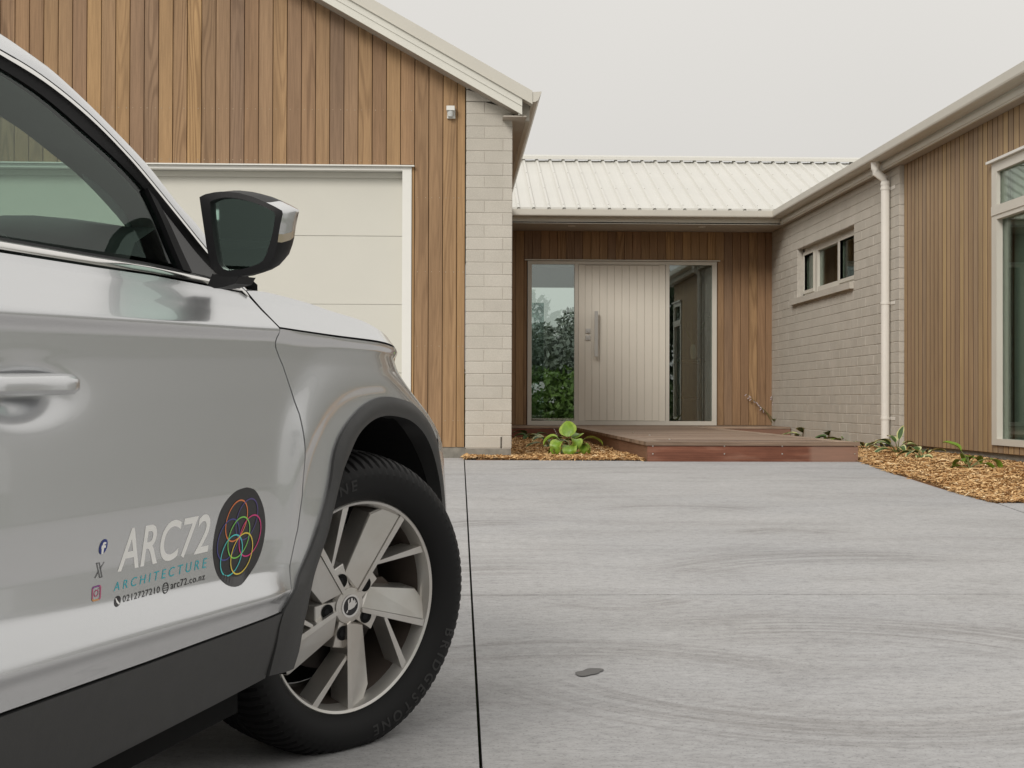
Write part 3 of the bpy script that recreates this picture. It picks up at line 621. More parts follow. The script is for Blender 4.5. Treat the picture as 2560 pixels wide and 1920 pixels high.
# timber part of the wing
bwY1 = wy(2484.5, XT); bwY0 = bwY1 - .97
bz1 = onX(2484, 411, XT)[2]; bz0 = onX(2485.4, 1112, XT)[2]
ct0 = onX(2300, 1113.6, XT)[2] - .005
tw = ob('wing_timber_wall', *(lambda m_: (m_.v, m_.f))(MB().box((XT + .021, bwY1, ct0 + .01), (XT + .2, YC, SZ)).box((XT + .021, WEY, ct0 + .01), (XT + .2, bwY0, SZ)).box((XT + .021, bwY0, bz1), (XT + .2, bwY1, SZ)).box((XT + .021, bwY0, ct0 + .01), (XT + .2, bwY1, bz0))), CEDAR_GAP, house)
MB().box((XT + .028, WEY, -.4), (XT + .2, YC, ct0 + .01)).build('footing', FOOTING, tw)
y1 = YC - .002
while y1 > WEY + .02:
    y0 = max(y1 - .1142, WEY)
    a_, b_ = y0 + .003, y1 - .003
    def wb(a, b, z0, z1):
        if b - a > .012: link('board', cbox(round(b - a, 3), round(z1 - z0, 3), .021, .004, CEDAR_WING, CEDAR_SEAM_SHADE), tw, (XT, (a + b) / 2, z0), -math.pi / 2)
    if a_ > bwY1 or b_ < bwY0: wb(a_, b_, ct0, SZ)
    else:
        wb(a_, b_, ct0, bz0 - .003); wb(a_, b_, bz1 + .003, SZ)
        if b_ > bwY1: wb(bwY1 + .003, b_, bz0, bz1)
        if a_ < bwY0: wb(a_, bwY0 - .003, bz0, bz1)
    y1 = y0
bw = empty('tall_window', (XT, bwY1, bz0), house)
def wz_(px, py): return onX(px, py, XT)[2]
g1t, g1b, g2t, g2b = wz_(2494, 430), wz_(2494, 515), wz_(2494, 549), wz_(2494, 1097)
gy = onX(2494, 700, XT - .01)[1]; gw_ = bwY1 - gy
xf0, xf1 = XT - .018, XT + .07
MB().box((xf0, gy, bz0), (xf1, bwY1, bz1)).box((xf0, bwY0, bz0), (xf1, bwY0 + gw_, bz1)).box((xf0, bwY0 + gw_, bz0), (xf1, gy, g2b)).box((xf0, bwY0 + gw_, g2t), (xf1, gy, g1b)).box((xf0, bwY0 + gw_, g1t), (xf1, gy, bz1)).build('frame', ALU, bw)
MB().box((xf0 - .008, bwY0 + .02, g2t + .035), (xf0 + .01, bwY1 - .012, g1b + .0)).build('sash', ALU, bw)
MB().box((XT + .03, bwY0 + gw_, g2b), (XT + .038, gy, g2t)).build('glass_pane', GLASS_WING, bw)
MB().box((XT + .012, bwY0 + gw_, g1b), (XT + .02, gy, g1t)).build('glass_pane', GLASS_WING, bw)
MB().box((xf0 - .03, bwY0 - .05, bz1 + .002), (XT + .01, bwY1 + .05, bz1 + .022)).build('flashing', WHITEFRAME, bw)
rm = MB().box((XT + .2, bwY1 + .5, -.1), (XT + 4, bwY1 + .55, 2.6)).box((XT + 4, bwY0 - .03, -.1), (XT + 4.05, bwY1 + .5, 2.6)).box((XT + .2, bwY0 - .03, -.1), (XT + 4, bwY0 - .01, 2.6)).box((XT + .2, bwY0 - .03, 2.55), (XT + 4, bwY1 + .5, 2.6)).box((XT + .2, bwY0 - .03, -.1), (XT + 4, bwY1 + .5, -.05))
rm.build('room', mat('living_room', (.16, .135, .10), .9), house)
cvv = MB(); yy = gy - .02
P_ = [(XT + .16 + .02 * math.sin(k * 1.1), gy + .12 - k * .02, 0) for k in range(0, 15)]
cvv.add([(x, y, -.0) for x, y, _ in P_] + [(x, y, 2.45) for x, y, _ in P_], [(i, i + 1, len(P_) + i + 1, len(P_) + i) for i in range(len(P_) - 1)])
cvv.build('curtain', CURTAIN, house, True)
MB().box((XT + .12, bwY0 + .1, 2.0), (XT + .15, bwY1 - .05, 2.5)).build('roller_blind', painted('blind_fabric', (.82, .81, .74), .9), house)
# wing roof, end wall
MB().prism([(XF - .1, WY0, GT - .01), (XF + 3.6, WY0, GT + 3.7 * TP), (XF + 3.6, WY0, GT + 3.7 * TP - .04), (XF - .1, WY0, GT - .05)], (0, 15, 0)).build('wing_roof', ROOF, house)
MB().prism([(XF + 3.6, WY0, GT + 3.7 * TP), (XF + 7.2, WY0, GT), (XF + 7.2, WY0, GT - .04), (XF + 3.6, WY0, GT + 3.7 * TP - .04)], (0, 15, 0)).build('wing_roof', ROOF, house)
MB().prism([(XT + .02, WEY, -.5), (XF + 7, WEY, -.5), (XF + 7, WEY, GT - .05), (XF + 3.6, WEY, GT + 3.5 * TP), (XT + .02, WEY, GT - .02)], (0, .15, 0)).build('end_wall', painted('grey_cladding', (.26, .26, .25), .7), house)
# downpipe
XP = XW - .052; yp = onX(2213, 800, XP)[1]; ztop = onX(2204, 392, XF - .07)[2]
rP = .041
zb1 = onX(2206, 418, XP - .06)[2]; zb2 = onX(2212, 436, XP)[2]
dp = MB().tube([(XF - .075, yp, GT - .075), (XF - .075, yp, GT - .16), (XF - .07, yp, GT - .185), (XP - .01, yp, GT - .245), (XP, yp, GT - .27), (XP, yp, .0)], rP, 18)
dpo = dp.build('downpipe', PIPE, house, True, 50)
MB().tube([(XP, yp, GT - .29), (XP, yp, GT - .31)], rP + .004, 18).build('pipe_collar', PIPE, dpo, True, 50)
for py in (472, 758, 1046):
    zz = onX(2213, py, XP)[2]
    MB().tube([(XP, yp, zz - .012), (XP, yp, zz + .012)], rP + .005, 18).box((XW - .004, yp - .16, zz - .016), (XW - .001, yp, zz + .016)).build('pipe_bracket', PIPE, dpo, True, 40)
MB().tube([(XP, yp, -.05), (XP, yp, .06)], rP + .01, 18).build('pipe_boot', RUBBER, dpo, True, 50)

# ------------------------------------------------------------------ motion sensor
sx, sz = onY(1127, 283, YW)[0], onY(1127, 283, YW)[2]
ms_ = empty('motion_sensor', (sx, YW, sz)); tag(ms_, 'small white motion sensor on the cedar wall beside the pillar top', 'sensor')
MB().box((sx - .030, YW - .02, sz - .045), (sx + .036, YW - .001, sz + .04)).build('back_plate', WHITEFRAME, ms_)
MB().prism([(sx - .035, YW - .02, sz + .012), (sx + .030, YW - .02, sz + .012), (sx + .030, YW - .02, sz + .048), (sx - .035, YW - .02, sz + .048)], (0, -.05, 0)).build('hood', WHITEFRAME, ms_)
MB().tube([(sx - .002, YW - .035, sz - .035), (sx - .002, YW - .035, sz + .011)], [.024, .030], 14).build('lens', painted('sensor_lens', (.55, .56, .55), .3), ms_, True)

# ------------------------------------------------------------------ deck
dk = empty('deck', (2.3, 15, 0)); tag(dk, 'low hardwood deck walkway with reddish fascia leading to the front door', 'deck')
DZ = .148; TH = .022
y_ = DY0 + .15; 
while y_ < DY1 - .02:
    w_ = .137; b = link('deck_board', cbox(DX1 - DX0 - .282, w_ - .006, TH, .003, DECKTOP), dk, ((DX0 + DX1) / 2, y_ + .003, DZ)); b.rotation_euler = (-math.pi / 2, 0, 0); y_ += w_
def flat(x0, x1, y0, y1, z0, z1, name, m): return MB().box((x0, y0, z0), (x1, y1, z1)).build(name, m, dk)
flat(DX0 - .012, DX1 + .012, DY0 - .012, DY0 + .147, DZ - TH - .004, DZ + .0015, 'edge_board', DECKTOP)
flat(DX0 - .012, DX0 + .137, DY0 + .15, DY1 - .005, DZ - TH - .004, DZ + .0015, 'edge_board', DECKTOP)
flat(DX1 - .137, DX1 + .012, DY0 + .15, DY1 - .005, DZ - TH - .004, DZ + .0015, 'edge_board', DECKTOP)
for k in range(8):
    flat(.49, XW - .01, DY1 + .003 + k * .148, DY1 + .145 + k * .148, DZ - TH, DZ + .001, 'deck_board', DECKTOP)
flat(DX0, DX1, DY0, DY0 + .03, -.01, DZ - TH - .006, 'fascia_board', DECKRED)
DECKSIDE = wood('side_hardwood', [(0, (.20, .11, .07)), (1, (.22, .125, .08))], along=(26, 1.1, 22), fig=.4)
flat(DX0 + .001, DX0 + .03, DY0 + .03, DY1, -.01, DZ - TH - .006, 'fascia_board', DECKSIDE)
flat(DX1 - .03, DX1 - .001, DY0 + .03, DY1, -.01, DZ - TH - .006, 'fascia_board', DECKSIDE)
flat(.49, DX0 - .002, DY1 + .01, DY1 + .04, -.02, DZ - TH - .004, 'fascia_board', DECKRED)
flat(DX1 + .002, XW - .01, DY1 + .01, DY1 + .04, -.02, DZ - TH - .004, 'fascia_board', DECKRED)
for px in (1632, 1811, 1955.5, 2137):
    for py in (1115, 1134.5):
        c_ = onY(px, py, DY0); MB().tube([(c_[0], DY0 + .002, c_[2]), (c_[0], DY0 - .003, c_[2])], .0055, 8).build('screw', SCREW, dk)
for px, py in ((1582.6, 1080.9), (1624.2, 1088.5), (1673.9, 1099)):
    d = ray(px, py); c_ = CP + d * ((DZ + .003 - CAM_H) / d[2]); MB().tube([(c_[0], c_[1], DZ + .001), (c_[0], c_[1], DZ + .009)], .008, 8).build('screw', SCREW, dk)

# ------------------------------------------------------------------ hostas
def leafmat(name, col, rough=.4):
    m = mat(name, col, rough, spec=.45); t = NT(m); p = t.pos()
    c = t.mix(1, (*col, 1), t.ramp(t.noise(p, 40, 3), [(.3, (.8, .82, .8)), (.7, (1.2, 1.18, 1.1))]), 'MULTIPLY'); t.col(c)
    t.b.inputs['Subsurface Weight'].default_value = 0
    return m
LG = leafmat('hosta_green', (.15, .255, .025)); LG2 = leafmat('hosta_lime', (.23, .32, .05)); LV = leafmat('hosta_dark', (.05, .10, .025)); LC = leafmat('hosta_cream', (.50, .50, .25)); LP = leafmat('flower_lilac', (.50, .42, .46)); LST = leafmat('stalk', (.12, .13, .04))
def leaf(parent, base, az, up, L, Wd, droop, cent, edge, stalk, cup=.25, twist=0):
    base = np.array(base, float); dh = np.array([math.cos(az), math.sin(az), 0]); sd = np.array([-math.sin(az), math.cos(az), 0]); zu = np.array([0, 0, 1.])
    mb = MB(); p = base.copy(); a = up; pts = []
    ns = 4; path = [p.copy()]
    for i in range(ns): p = p + (dh * math.cos(a) + zu * math.sin(a)) * (stalk / ns); a -= droop * .12; path.append(p.copy())
    mb.tube(path, [.006, .0055, .005, .004, .003][:len(path)], 5, mi=2)
    nl = 9; rows = []
    for i in range(nl + 1):
        s = i / nl; w = Wd * .5 * (math.sin(math.pi * min(1, s * .93 + .07) ** .75) ** .85 if 0 < s < 1 else (.22 if s == 0 else 0.01))
        tdir = dh * math.cos(a) + zu * math.sin(a); nrm = np.cross(tdir, sd); nrm *= np.sign(nrm[2]) if abs(nrm[2]) > .01 else 1
        sdt = sd * math.cos(twist) + nrm * math.sin(twist); nn = np.cross(sdt, tdir); nn *= 1 if nn @ nrm >= 0 else -1
        r = []
        for j, q in enumerate((-1, -.66, -.33, 0, .33, .66, 1)):
            r.append(p + sdt * w * q * math.cos(cup * abs(q)) + nn * (w * cup * abs(q) ** 1.3 + .003 * math.sin(s * 9 + j * 2)))
        rows.append(r)
        p = p + tdir * (L / nl); a -= droop / nl
    V = [v for r in rows for v in r]; f = []; mi = []
    for i in range(nl):
        for j in range(6): f.append((i * 7 + j, i * 7 + j + 1, i * 7 + 8 + j, i * 7 + 7 + j)); mi.append(1 if (j in (0, 5) or i == nl - 1) else 0)
    n = len(mb.v); mb.v += [tuple(v) for v in V]; mb.f += [tuple(i + n for i in q) for q in f]; mb.m += mi
    return ob('leaf', mb.v, mb.f, [cent, edge, LST], parent, True, mb.m)
def hosta(pos, label, leaves, cent, edge, seed=0, K=1.35):
    rs = random.Random(seed); o = empty('hosta_plant', pos); tag(o, label, 'plant', 'hostas in the mulch beds')
    for (az, up, L, Wd, droop, stalk) in leaves:
        leaf(o, np.array(pos) + np.array([rs.uniform(-.012, .012), rs.uniform(-.012, .012), 0]), math.radians(az), math.radians(up), L * K, Wd * K, droop, cent, edge, stalk * K, rs.uniform(.15, .4), rs.uniform(-.3, .3))
    return o
def gpos(px, py, dz=.01): g_ = onG(px, py); return (g_[0], g_[1], gz(g_[1]) + dz)
R_ = random.Random(3)
def fan(n, L, W, st, up=(35, 75), az0=0):
    return [(az0 + 360 * k / n + R_.uniform(-18, 18), R_.uniform(*up), L * R_.uniform(.75, 1.15), W * R_.uniform(.8, 1.15), R_.uniform(.7, 1.5), st * R_.uniform(.7, 1.2)) for k in range(n)]
hosta(gpos(1425, 1143), 'large lime green hosta in front of the left deck edge', [(180, 78, .14, .11, 2.0, .16), (205, 72, .14, .11, 2.4, .12), (228, 78, .15, .12, 2.7, .15), (262, 74, .15, .12, 2.7, .12), (285, 80, .14, .11, 2.6, .17), (310, 70, .15, .12, 2.5, .12), (335, 72, .14, .11, 2.4, .14), (10, 64, .17, .085, 1.5, .17), (95, 84, .15, .14, .6, .15), (245, 60, .13, .10, 2.3, .06), (290, 58, .13, .10, 2.3, .06), (160, 62, .13, .10, 1.9, .11), (60, 75, .13, .11, 1.2, .15)], LG, LG2, 1, 1.08)
hosta(gpos(1372, 1121), 'striped cream and green hosta between the pillar and the lime green hosta', fan(13, .17, .055, .06, (25, 75)), LV, LC, 2, 1.2)
hosta(gpos(1326, 1101), 'small dark hosta against the landing fascia behind the striped hosta', fan(7, .13, .07, .06), LV, LV, 3)
hosta(gpos(2242, 1135), 'cream edged hosta at the foot of the white downpipe', [(180, 40, .17, .085, 1.3, .07), (200, 65, .16, .07, 1.1, .09), (60, 70, .18, .06, .6, .12), (10, 50, .17, .07, 1.5, .12), (30, 60, .14, .06, 1.3, .1), (280, 60, .13, .07, 1.5, .06), (100, 70, .16, .07, 1.0, .1), (150, 60, .15, .07, 1.2, .09), (330, 45, .12, .06, 1.5, .07)], LV, LC, 4, 1.1)
hosta(gpos(2302, 1151), 'small cream edged hosta right of the downpipe hosta', [(170, 55, .12, .05, 1.3, .05), (100, 70, .14, .07, 1.4, .06), (20, 45, .13, .05, .8, .06), (250, 55, .10, .06, 1.6, .03), (300, 50, .1, .06, 1.6, .03), (60, 60, .12, .05, 1.2, .05), (210, 65, .11, .06, 1.5, .05)], LV, LC, 5)
hosta(gpos(2425, 1175), 'bright green broad leaved hosta below the tall window', [(160, 72, .13, .10, .9, .13), (175, 30, .15, .09, 1.2, .05), (80, 70, .12, .09, 1.9, .1), (10, 48, .17, .10, 2.4, .16), (350, 40, .14, .09, 2.0, .1), (120, 55, .11, .08, 1.5, .07), (40, 60, .10, .07, 1.7, .1)], LG, LG, 6, 1.12)
hosta(gpos(2161, 1128), 'pale edged hosta tucked beside the deck front corner', fan(6, .13, .05, .04, (50, 80)), LV, LC, 7)
hosta(gpos(2015, 1100), 'white edged hosta behind the far part of the deck edge', fan(6, .16, .08, .08, (35, 70)), LV, LC, 8)
hosta(gpos(2080, 1107), 'low dark hosta behind the middle of the deck edge', fan(6, .15, .08, .06, (30, 60)), LV, LV, 9)
hosta(gpos(2112, 1112), 'flat dark hosta behind the near part of the deck edge', fan(5, .15, .08, .06, (30, 55)), LV, LG, 10)
h11 = hosta(gpos(1950, 1092), 'hosta with tall lilac flower stalks by the entry corner', fan(8, .2, .09, .1, (40, 75)), LG, LG, 11)
fb_ = np.array(gpos(1950, 1092))
for px, py, in ((1867, 985), (1893, 1010), (1930, 990)):
    top = onY(px, py, fb_[1] - .05); mid = (fb_ + top) / 2 + np.array([.03, 0, .05])
    MB().tube([fb_, mid, top], [.006, .004, .0025], 5).build('flower_stalk', LST, h11, True)
    for k in range(6):
        q = top * (1 - k * .09) + mid * (k * .09); dd = np.array([R_.uniform(-1, 1), R_.uniform(-.6, .6), -.7]); dd /= np.linalg.norm(dd)
        MB().tube([q, q + dd * .02, q + dd * .042], [.002, .006, .0075], 6).build('flower', LP, h11, True)
h12 = hosta(gpos(1400, 1112), 'tiny hosta with one thin flower stem behind the lime green hosta', fan(5, .1, .05, .04), LG, LG, 12)
b_ = np.array(gpos(1400, 1112)); tp = onY(1384, 1072, b_[1]); MB().tube([b_, (b_ + tp) / 2 + np.array([.02, 0, .02]), tp], [.004, .003, .002], 5).build('flower_stalk', LST, h12)
for k in range(4): MB().tube([tp + np.array([.01 * k, 0, -.02 * k]), tp + np.array([.01 * k + .012, 0, -.02 * k - .012])], [.002, .008], 5).build('flower', LP, h12)

# ------------------------------------------------------------------ planting behind the photographer (seen in the glass)
def crown(name, parts, n, size, m, parent=None):
    V = np.zeros((n, 4, 3)); w = np.array([p[1][0] * p[1][1] * p[1][2] for p in parts]); w = w / w.sum(); idx = rng.choice(len(parts), n, p=w)
    cc = np.array([p[0] for p in parts])[idx]; rr = np.array([p[1] for p in parts])[idx]
    dv = rng.normal(size=(n, 3)); dv /= np.linalg.norm(dv, axis=1)[:, None]; rad = rng.uniform(.55, 1.06, n) ** .6
    c_ = cc + dv * rr * rad[:, None]
    a = rng.normal(size=(n, 3)); a /= np.linalg.norm(a, axis=1)[:, None]; b = np.cross(a, rng.normal(size=(n, 3))); b /= np.linalg.norm(b, axis=1)[:, None]
    s = size * rng.uniform(.6, 1.4, n)[:, None]
    V[:, 0] = c_ - a * s; V[:, 1] = c_ - b * s * .5; V[:, 2] = c_ + a * s; V[:, 3] = c_ + b * s * .5
    base = (np.arange(n) * 4)[:, None] + np.arange(4)
    return ob(name, V.reshape(-1, 3).tolist(), base.tolist(), m, parent)
def foliage(name, a, b):
    m = mat(name, a, .6, spec=.3); t = NT(m); t.col(t.ramp(t.noise(t.pos(), 1.7, 3), [(.3, a), (.7, b)])); return m
FG1 = foliage('hedge_leaf', (.045, .085, .015), (.10, .15, .03)); FG2 = foliage('tree_leaf', (.05, .07, .035), (.09, .115, .06)); FG3 = foliage('misted_leaf', (.13, .145, .13), (.18, .19, .17)); BARK = painted('bark', (.12, .09, .06), .9)  # far tree leaves are paled and greyed to paint mist into their colour
for i, (x, y, h) in enumerate([(-9, -19, 1.9), (-5.5, -18, 1.8), (-2, -18.5, 2.0), (1.2, -18, 2.1), (4.5, -18.5, 1.9), (8, -18, 2.2), (12, -14, 2.3), (14, -9, 2.2), (15, -4, 2.4), (15.5, 1, 2.2)]):
    zg = gz(y) - .07; o = empty('garden_bush', (x, y, zg)); tag(o, 'rounded green bush across the lawn behind the photographer', 'bush', 'bushes along the far side of the lawn')
    crown('crown', [((x + random.uniform(-1, 1), y + random.uniform(-.6, .6), zg + h * .5), (1.3, 1.0, h * .52)) for _ in range(4)], 1300, .16, FG1, o)
    MB().tube([(x, y, zg), (x, y, zg + h * .5)], [.07, .04], 6).build('trunk', BARK, o)
for i, (x, y, h) in enumerate([(-22, -62, 8), (-12, -70, 10), (-4, -64, 7.5), (3, -72, 9.5), (9, -66, 8), (16, -70, 11), (25, -60, 9), (32, -46, 9), (38, -30, 10), (40, -14, 8), (42, 2, 9), (40, 18, 9)]):
    zg = gz(y) - .07; o = empty('garden_tree', (x, y, zg)); tag(o, 'tall dark tree in the distance behind the photographer', 'tree', 'trees beyond the lawn')
    crown('crown', [((x + random.uniform(-2.2, 2.2), y + random.uniform(-1.5, 1.5), zg + h * random.uniform(.42, .8)), (2.4, 2.2, h * .24)) for _ in range(6)], 1700, .38, FG2, o)
    MB().tube([(x, y, zg), (x + .2, y, zg + h * .3), (x, y, zg + h * .75)], [.28, .2, .08], 8).build('trunk', BARK, o)

for i, (x, y, h) in enumerate([(1.9, 31.5, 1.25), (3.2, 32.2, 1.15), (.4, 32.5, 1.2)]):
    o = empty('garden_bush', (x, y, -.07)); tag(o, 'dark green bush in the back garden seen through the left sidelight', 'bush', 'bushes in the back garden')
    crown('crown', [((x + random.uniform(-.6, .6), y + random.uniform(-.4, .4), h * .45), (.85, .7, h * .5)) for _ in range(4)], 2600, .07, FG1, o)
    MB().tube([(x, y, -.07), (x, y, .5)], [.05, .03], 6).build('trunk', BARK, o)
for i, (x, y, h) in enumerate([(3.9, 78, 4.4), (5.0, 80, 5.2), (6.3, 79, 5.4), (7.4, 82, 4.8), (3.0, 84, 5), (4.6, 60, 3.1), (5.9, 62, 3.0), (3.3, 62, 2.9)]):
    o = empty('garden_tree', (x, y, -.07)); tag(o, 'distant tree with mist painted into its grey green leaves behind the house seen through the left sidelight', 'tree', 'trees behind the house')
    crown('crown', [((x + random.uniform(-.7, .7), y + random.uniform(-.6, .6), h * random.uniform(.3, .86)), (.9, .9, h * .16)) for _ in range(7)], 2200, .14, FG3, o)
    MB().tube([(x, y, -.07), (x, y, h * .6)], [.12, .05], 6).build('trunk', BARK, o)
YT = YE + 1.1
tx0, tx1, tzt = onY(1680, 900, YT)[0], onY(1757, 900, YT)[0], onY(1700, 897, YT)[2]
tb = empty('console_table', ((tx0 + tx1) / 2, YT, .12)); tag(tb, 'dark slim console table in the hall behind the right sidelight', 'table')
DKW = painted('dark_stained_wood', (.05, .035, .025), .4)
MB().box((tx0, YT - .15, tzt - .05), (tx1, YT + .15, tzt)).build('table_top', DKW, tb)
for x_ in (tx0 + .02, tx1 - .06):
    for y_ in (YT - .13, YT + .09): MB().box((x_, y_, .12), (x_ + .04, y_ + .04, tzt - .05)).build('leg', DKW, tb)
MB().box((tx0 + .06, YT - .12, .5), (tx1 - .06, YT + .12, .53)).build('shelf', DKW, tb)
vx = onY(1733, 880, YT)[0]; vs_o = empty('vase_of_leaves', (vx, YT, tzt)); tag(vs_o, 'glass vase holding leafy stems on the console table', 'vase')
MB().tube([(vx, YT, tzt), (vx, YT, tzt + .1), (vx, YT, tzt + .2)], [.035, .05, .03], 12).build('vase', mat('vase_glaze', (.55, .5, .45), .2), vs_o, True)
for k in range(16):
    a_ = k * 2.4; L_ = .12 + .018 * k; tipp = np.array([vx + .17 * math.cos(a_) * L_ / .3, YT + .1 * math.sin(a_), tzt + .22 + L_])
    mbv = MB().tube([(vx, YT, tzt + .18), tipp], [.003, .002], 4); dl_ = np.array([math.cos(a_), 0, .5]) * .045; sl_ = np.array([-.3, 0, .6]) * .04
    mbv.add([tipp, tipp + dl_ * .5 + sl_ * .5, tipp + dl_, tipp + dl_ * .5 - sl_ * .5], [(0, 1, 2, 3)]); mbv.build('leaf', LV, vs_o)

# ------------------------------------------------------------------ car
TH_ = math.radians(16.5) + YAW
h0 = np.array([math.sin(TH_), math.cos(TH_), 0]); NV = np.array([math.cos(TH_), -math.sin(TH_), 0])
HV = h0 + np.array([0, 0, GS * math.cos(TH_)]); HV /= np.linalg.norm(HV); UV = np.cross(NV, HV)
WC = np.array([-.2375, 3.6178, -.0274]); P0 = WC + .05 * NV
def C3(u, v, w): return P0 + u * HV + v * NV + w * UV
def ss(a, b, x): t_ = min(1, max(0, (x - a) / (b - a))); return t_ * t_ * (3 - 2 * t_)
# section control lines: w at u=-1.45, w at u=-.5, offset on the door, offset on the fender, nominal height
LINES = [(-.30, -.30, -.10, -.10), (-.17, -.17, -.065, -.06), (-.057, -.053, -.004, -.006), (.04, .03, .016, .004), (.088, .070, .024, .008), (.099, .081, .026, .008),
         (.135, .105, .035, .008), (.1545, .119, .046, .008), (.19, .142, .026, .008), (.2245, .164, .006, .008), (.27, .225, .0, .006), (.35, .33, .0, .002), (.43, .43, -.004, -.002), (.53, .53, -.010, -.009),
         (.60, .585, -.015, -.014), (.648, .625, -.012, -.012), (.667, .644, .0, .0), (.72, .682, -.038, -.028), (.752, .717, -.062, -.055), (.768, .745, -.073, -.072), (.80, .79, -.086, -.088), (.95, .95, -.130, -.130), (1.10, 1.10, -.185, -.185), (1.2, 1.2, -.25, -.25), (1.3, 1.3, -.36, -.36)]
_la = np.array(LINES); NOM = .5 * (_la[:, 0] + _la[:, 1]); _xs = np.linspace(-.5, 1.5, 2001)
_k = np.exp(-.5 * (np.arange(-40, 41) / 4.0) ** 2); _k /= _k.sum()
def _sm(c): return np.convolve(np.pad(np.interp(_xs, NOM, c), 40, mode='edge'), _k, 'valid')
TD, TF = _sm(_la[:, 2]), _sm(_la[:, 3])
SEAM_U, SEAM_W = (-.459, -.183, .089, .30, .42), (.645, .630, .616, .602, .590)
SEAM_K = np.clip((NOM - .45) / .13, 0, 1) * np.clip((1.15 - NOM) / .2, 0, 1)
def archr(u, w, cu=.035, cw=.0, a=.485, b=.485):
    du = abs(u - cu) / a; dw = max(0, (w - cw)) / b; return (du ** 2.6 + dw ** 2.6) ** (1 / 2.6)
def D(u, w):
    tt = min(1.5, max(-1.5, (u + 1.45) / .95)) if u < -.2 else 1.2
    tt = min(max(tt, -1), 1.15)
    Lw = _la[:, 0] + (_la[:, 1] - _la[:, 0]) * tt
    if u > -.46: Lw = Lw + (float(np.interp(u, SEAM_U, SEAM_W)) - .645) * SEAM_K
    s = float(np.interp(w, Lw, NOM))
    f = ss(-.62, -.36, u) if u > -1.7 else ss(-1.9, -2.25, u) * 0 + (1 - ss(-2.45, -2.2, u)) * 1.0 if u < -2.2 else 0.0
    d = (1 - f) * float(np.interp(s, _xs, TD)) + f * float(np.interp(s, _xs, TF))
    for cu in (.035, -2.83):
        if abs(u - cu) < 1.0 and w > -.2:
            r = archr(u, w, cu)
            k_ = ss(-.54, -.36, u) if u > -1.7 else 1.; d += k_ * (.017 * (1 - ss(1.10, 1.32, r)) - .009 * (1 - ss(.985, 1.10, r)))
    # nose and tail taper
    s2 = ss(.33, .585, w); u0 = .40 * (1 - s2); k = .95 * (1 - s2) + .46 * s2
    if u > u0: d -= k * (u - u0) ** 2
    if u < -2.9: d -= .22 * (u + 2.9) ** 2
    # door handle scoop
    for cu, cw in ((-1.335, .54), (-2.36, .575)):
        e = ((u - cu) / .10) ** 2 + ((w - cw) / .033) ** 2
        if e < 6: d -= .027 * math.exp(-e * 1.1)
    return d
SIDE = 0
WID = 1.80
def SP(u, w, off=0., side=0):
    v = D(u, w) + off
    return C3(u, v if side == 0 else -WID - v, w)
def oncar(x, y, off=0.):
    d = ray(x, y); v = 0.
    for _ in range(40):
        tt = ((P0 + v * NV - CP) @ NV) / (d @ NV); p_ = CP + d * tt - P0
        u, w = p_ @ HV, p_ @ UV; u = max(-4, min(1.2, u)); w = max(-.6, min(1.5, w)); v = .5 * v + .5 * (D(u, w) + off)
    return u, w
def resample(P, n):
    P = np.array(P, float); L = np.r_[0, np.cumsum(np.hypot(*np.diff(P, axis=0).T))]; s = np.linspace(0, L[-1], n)
    return np.stack([np.interp(s, L, P[:, 0]), np.interp(s, L, P[:, 1])], 1)
def smoothpoly(P, n):
    P = np.array(P, float); out = []
    for i in range(len(P) - 1):
        p0, p1, p2, p3 = P[max(i - 1, 0)], P[i], P[i + 1], P[min(i + 2, len(P) - 1)]
        for t_ in np.linspace(0, 1, 8, endpoint=False):
            out.append(.5 * ((2 * p1) + (-p0 + p2) * t_ + (2 * p0 - 5 * p1 + 4 * p2 - p3) * t_ ** 2 + (-p0 + 3 * p1 - 3 * p2 + p3) * t_ ** 3))
    out.append(P[-1]); return resample(out, n)
def coons(bot, top, lef, rig, nu, nv):
    B, T_, L, R = (resample(q, n) for q, n in ((bot, nu), (top, nu), (lef, nv), (rig, nv))); G = np.zeros((nv, nu, 2))
    for j in range(nv):
        y = j / (nv - 1)
        for i in range(nu):
            x = i / (nu - 1)
            G[j, i] = (1 - y) * B[i] + y * T_[i] + (1 - x) * L[j] + x * R[j] - ((1 - x) * (1 - y) * B[0] + x * (1 - y) * B[-1] + (1 - x) * y * T_[0] + x * y * T_[-1])
    return G
def panel(name, G, m, parent, off=0., side=0, flange=.014, smooth=True, mi=None):
    nv, nu = G.shape[:2]; V = [SP(G[j, i, 0], G[j, i, 1], off, side) for j in range(nv) for i in range(nu)]
    f = [(j * nu + i, j * nu + i + 1, (j + 1) * nu + i + 1, (j + 1) * nu + i) for j in range(nv - 1) for i in range(nu - 1)]
    nb = len(V); ring = [i for i in range(nu)] + [j * nu + nu - 1 for j in range(1, nv)] + [(nv - 1) * nu + i for i in range(nu - 2, -1, -1)] + [j * nu for j in range(nv - 2, 0, -1)]
    sgn = -1 if side == 0 else 1
    fl = [V[i] + sgn * flange * NV for i in ring]; V += [V[i] for i in ring] + fl; nr = len(ring)
    f += [(nb + i, nb + nr + i, nb + nr + (i + 1) % nr, nb + (i + 1) % nr) for i in range(nr)]
    if side: f = [q[::-1] for q in f]
    return ob(name, V, f, m, parent, smooth, sharp=50)
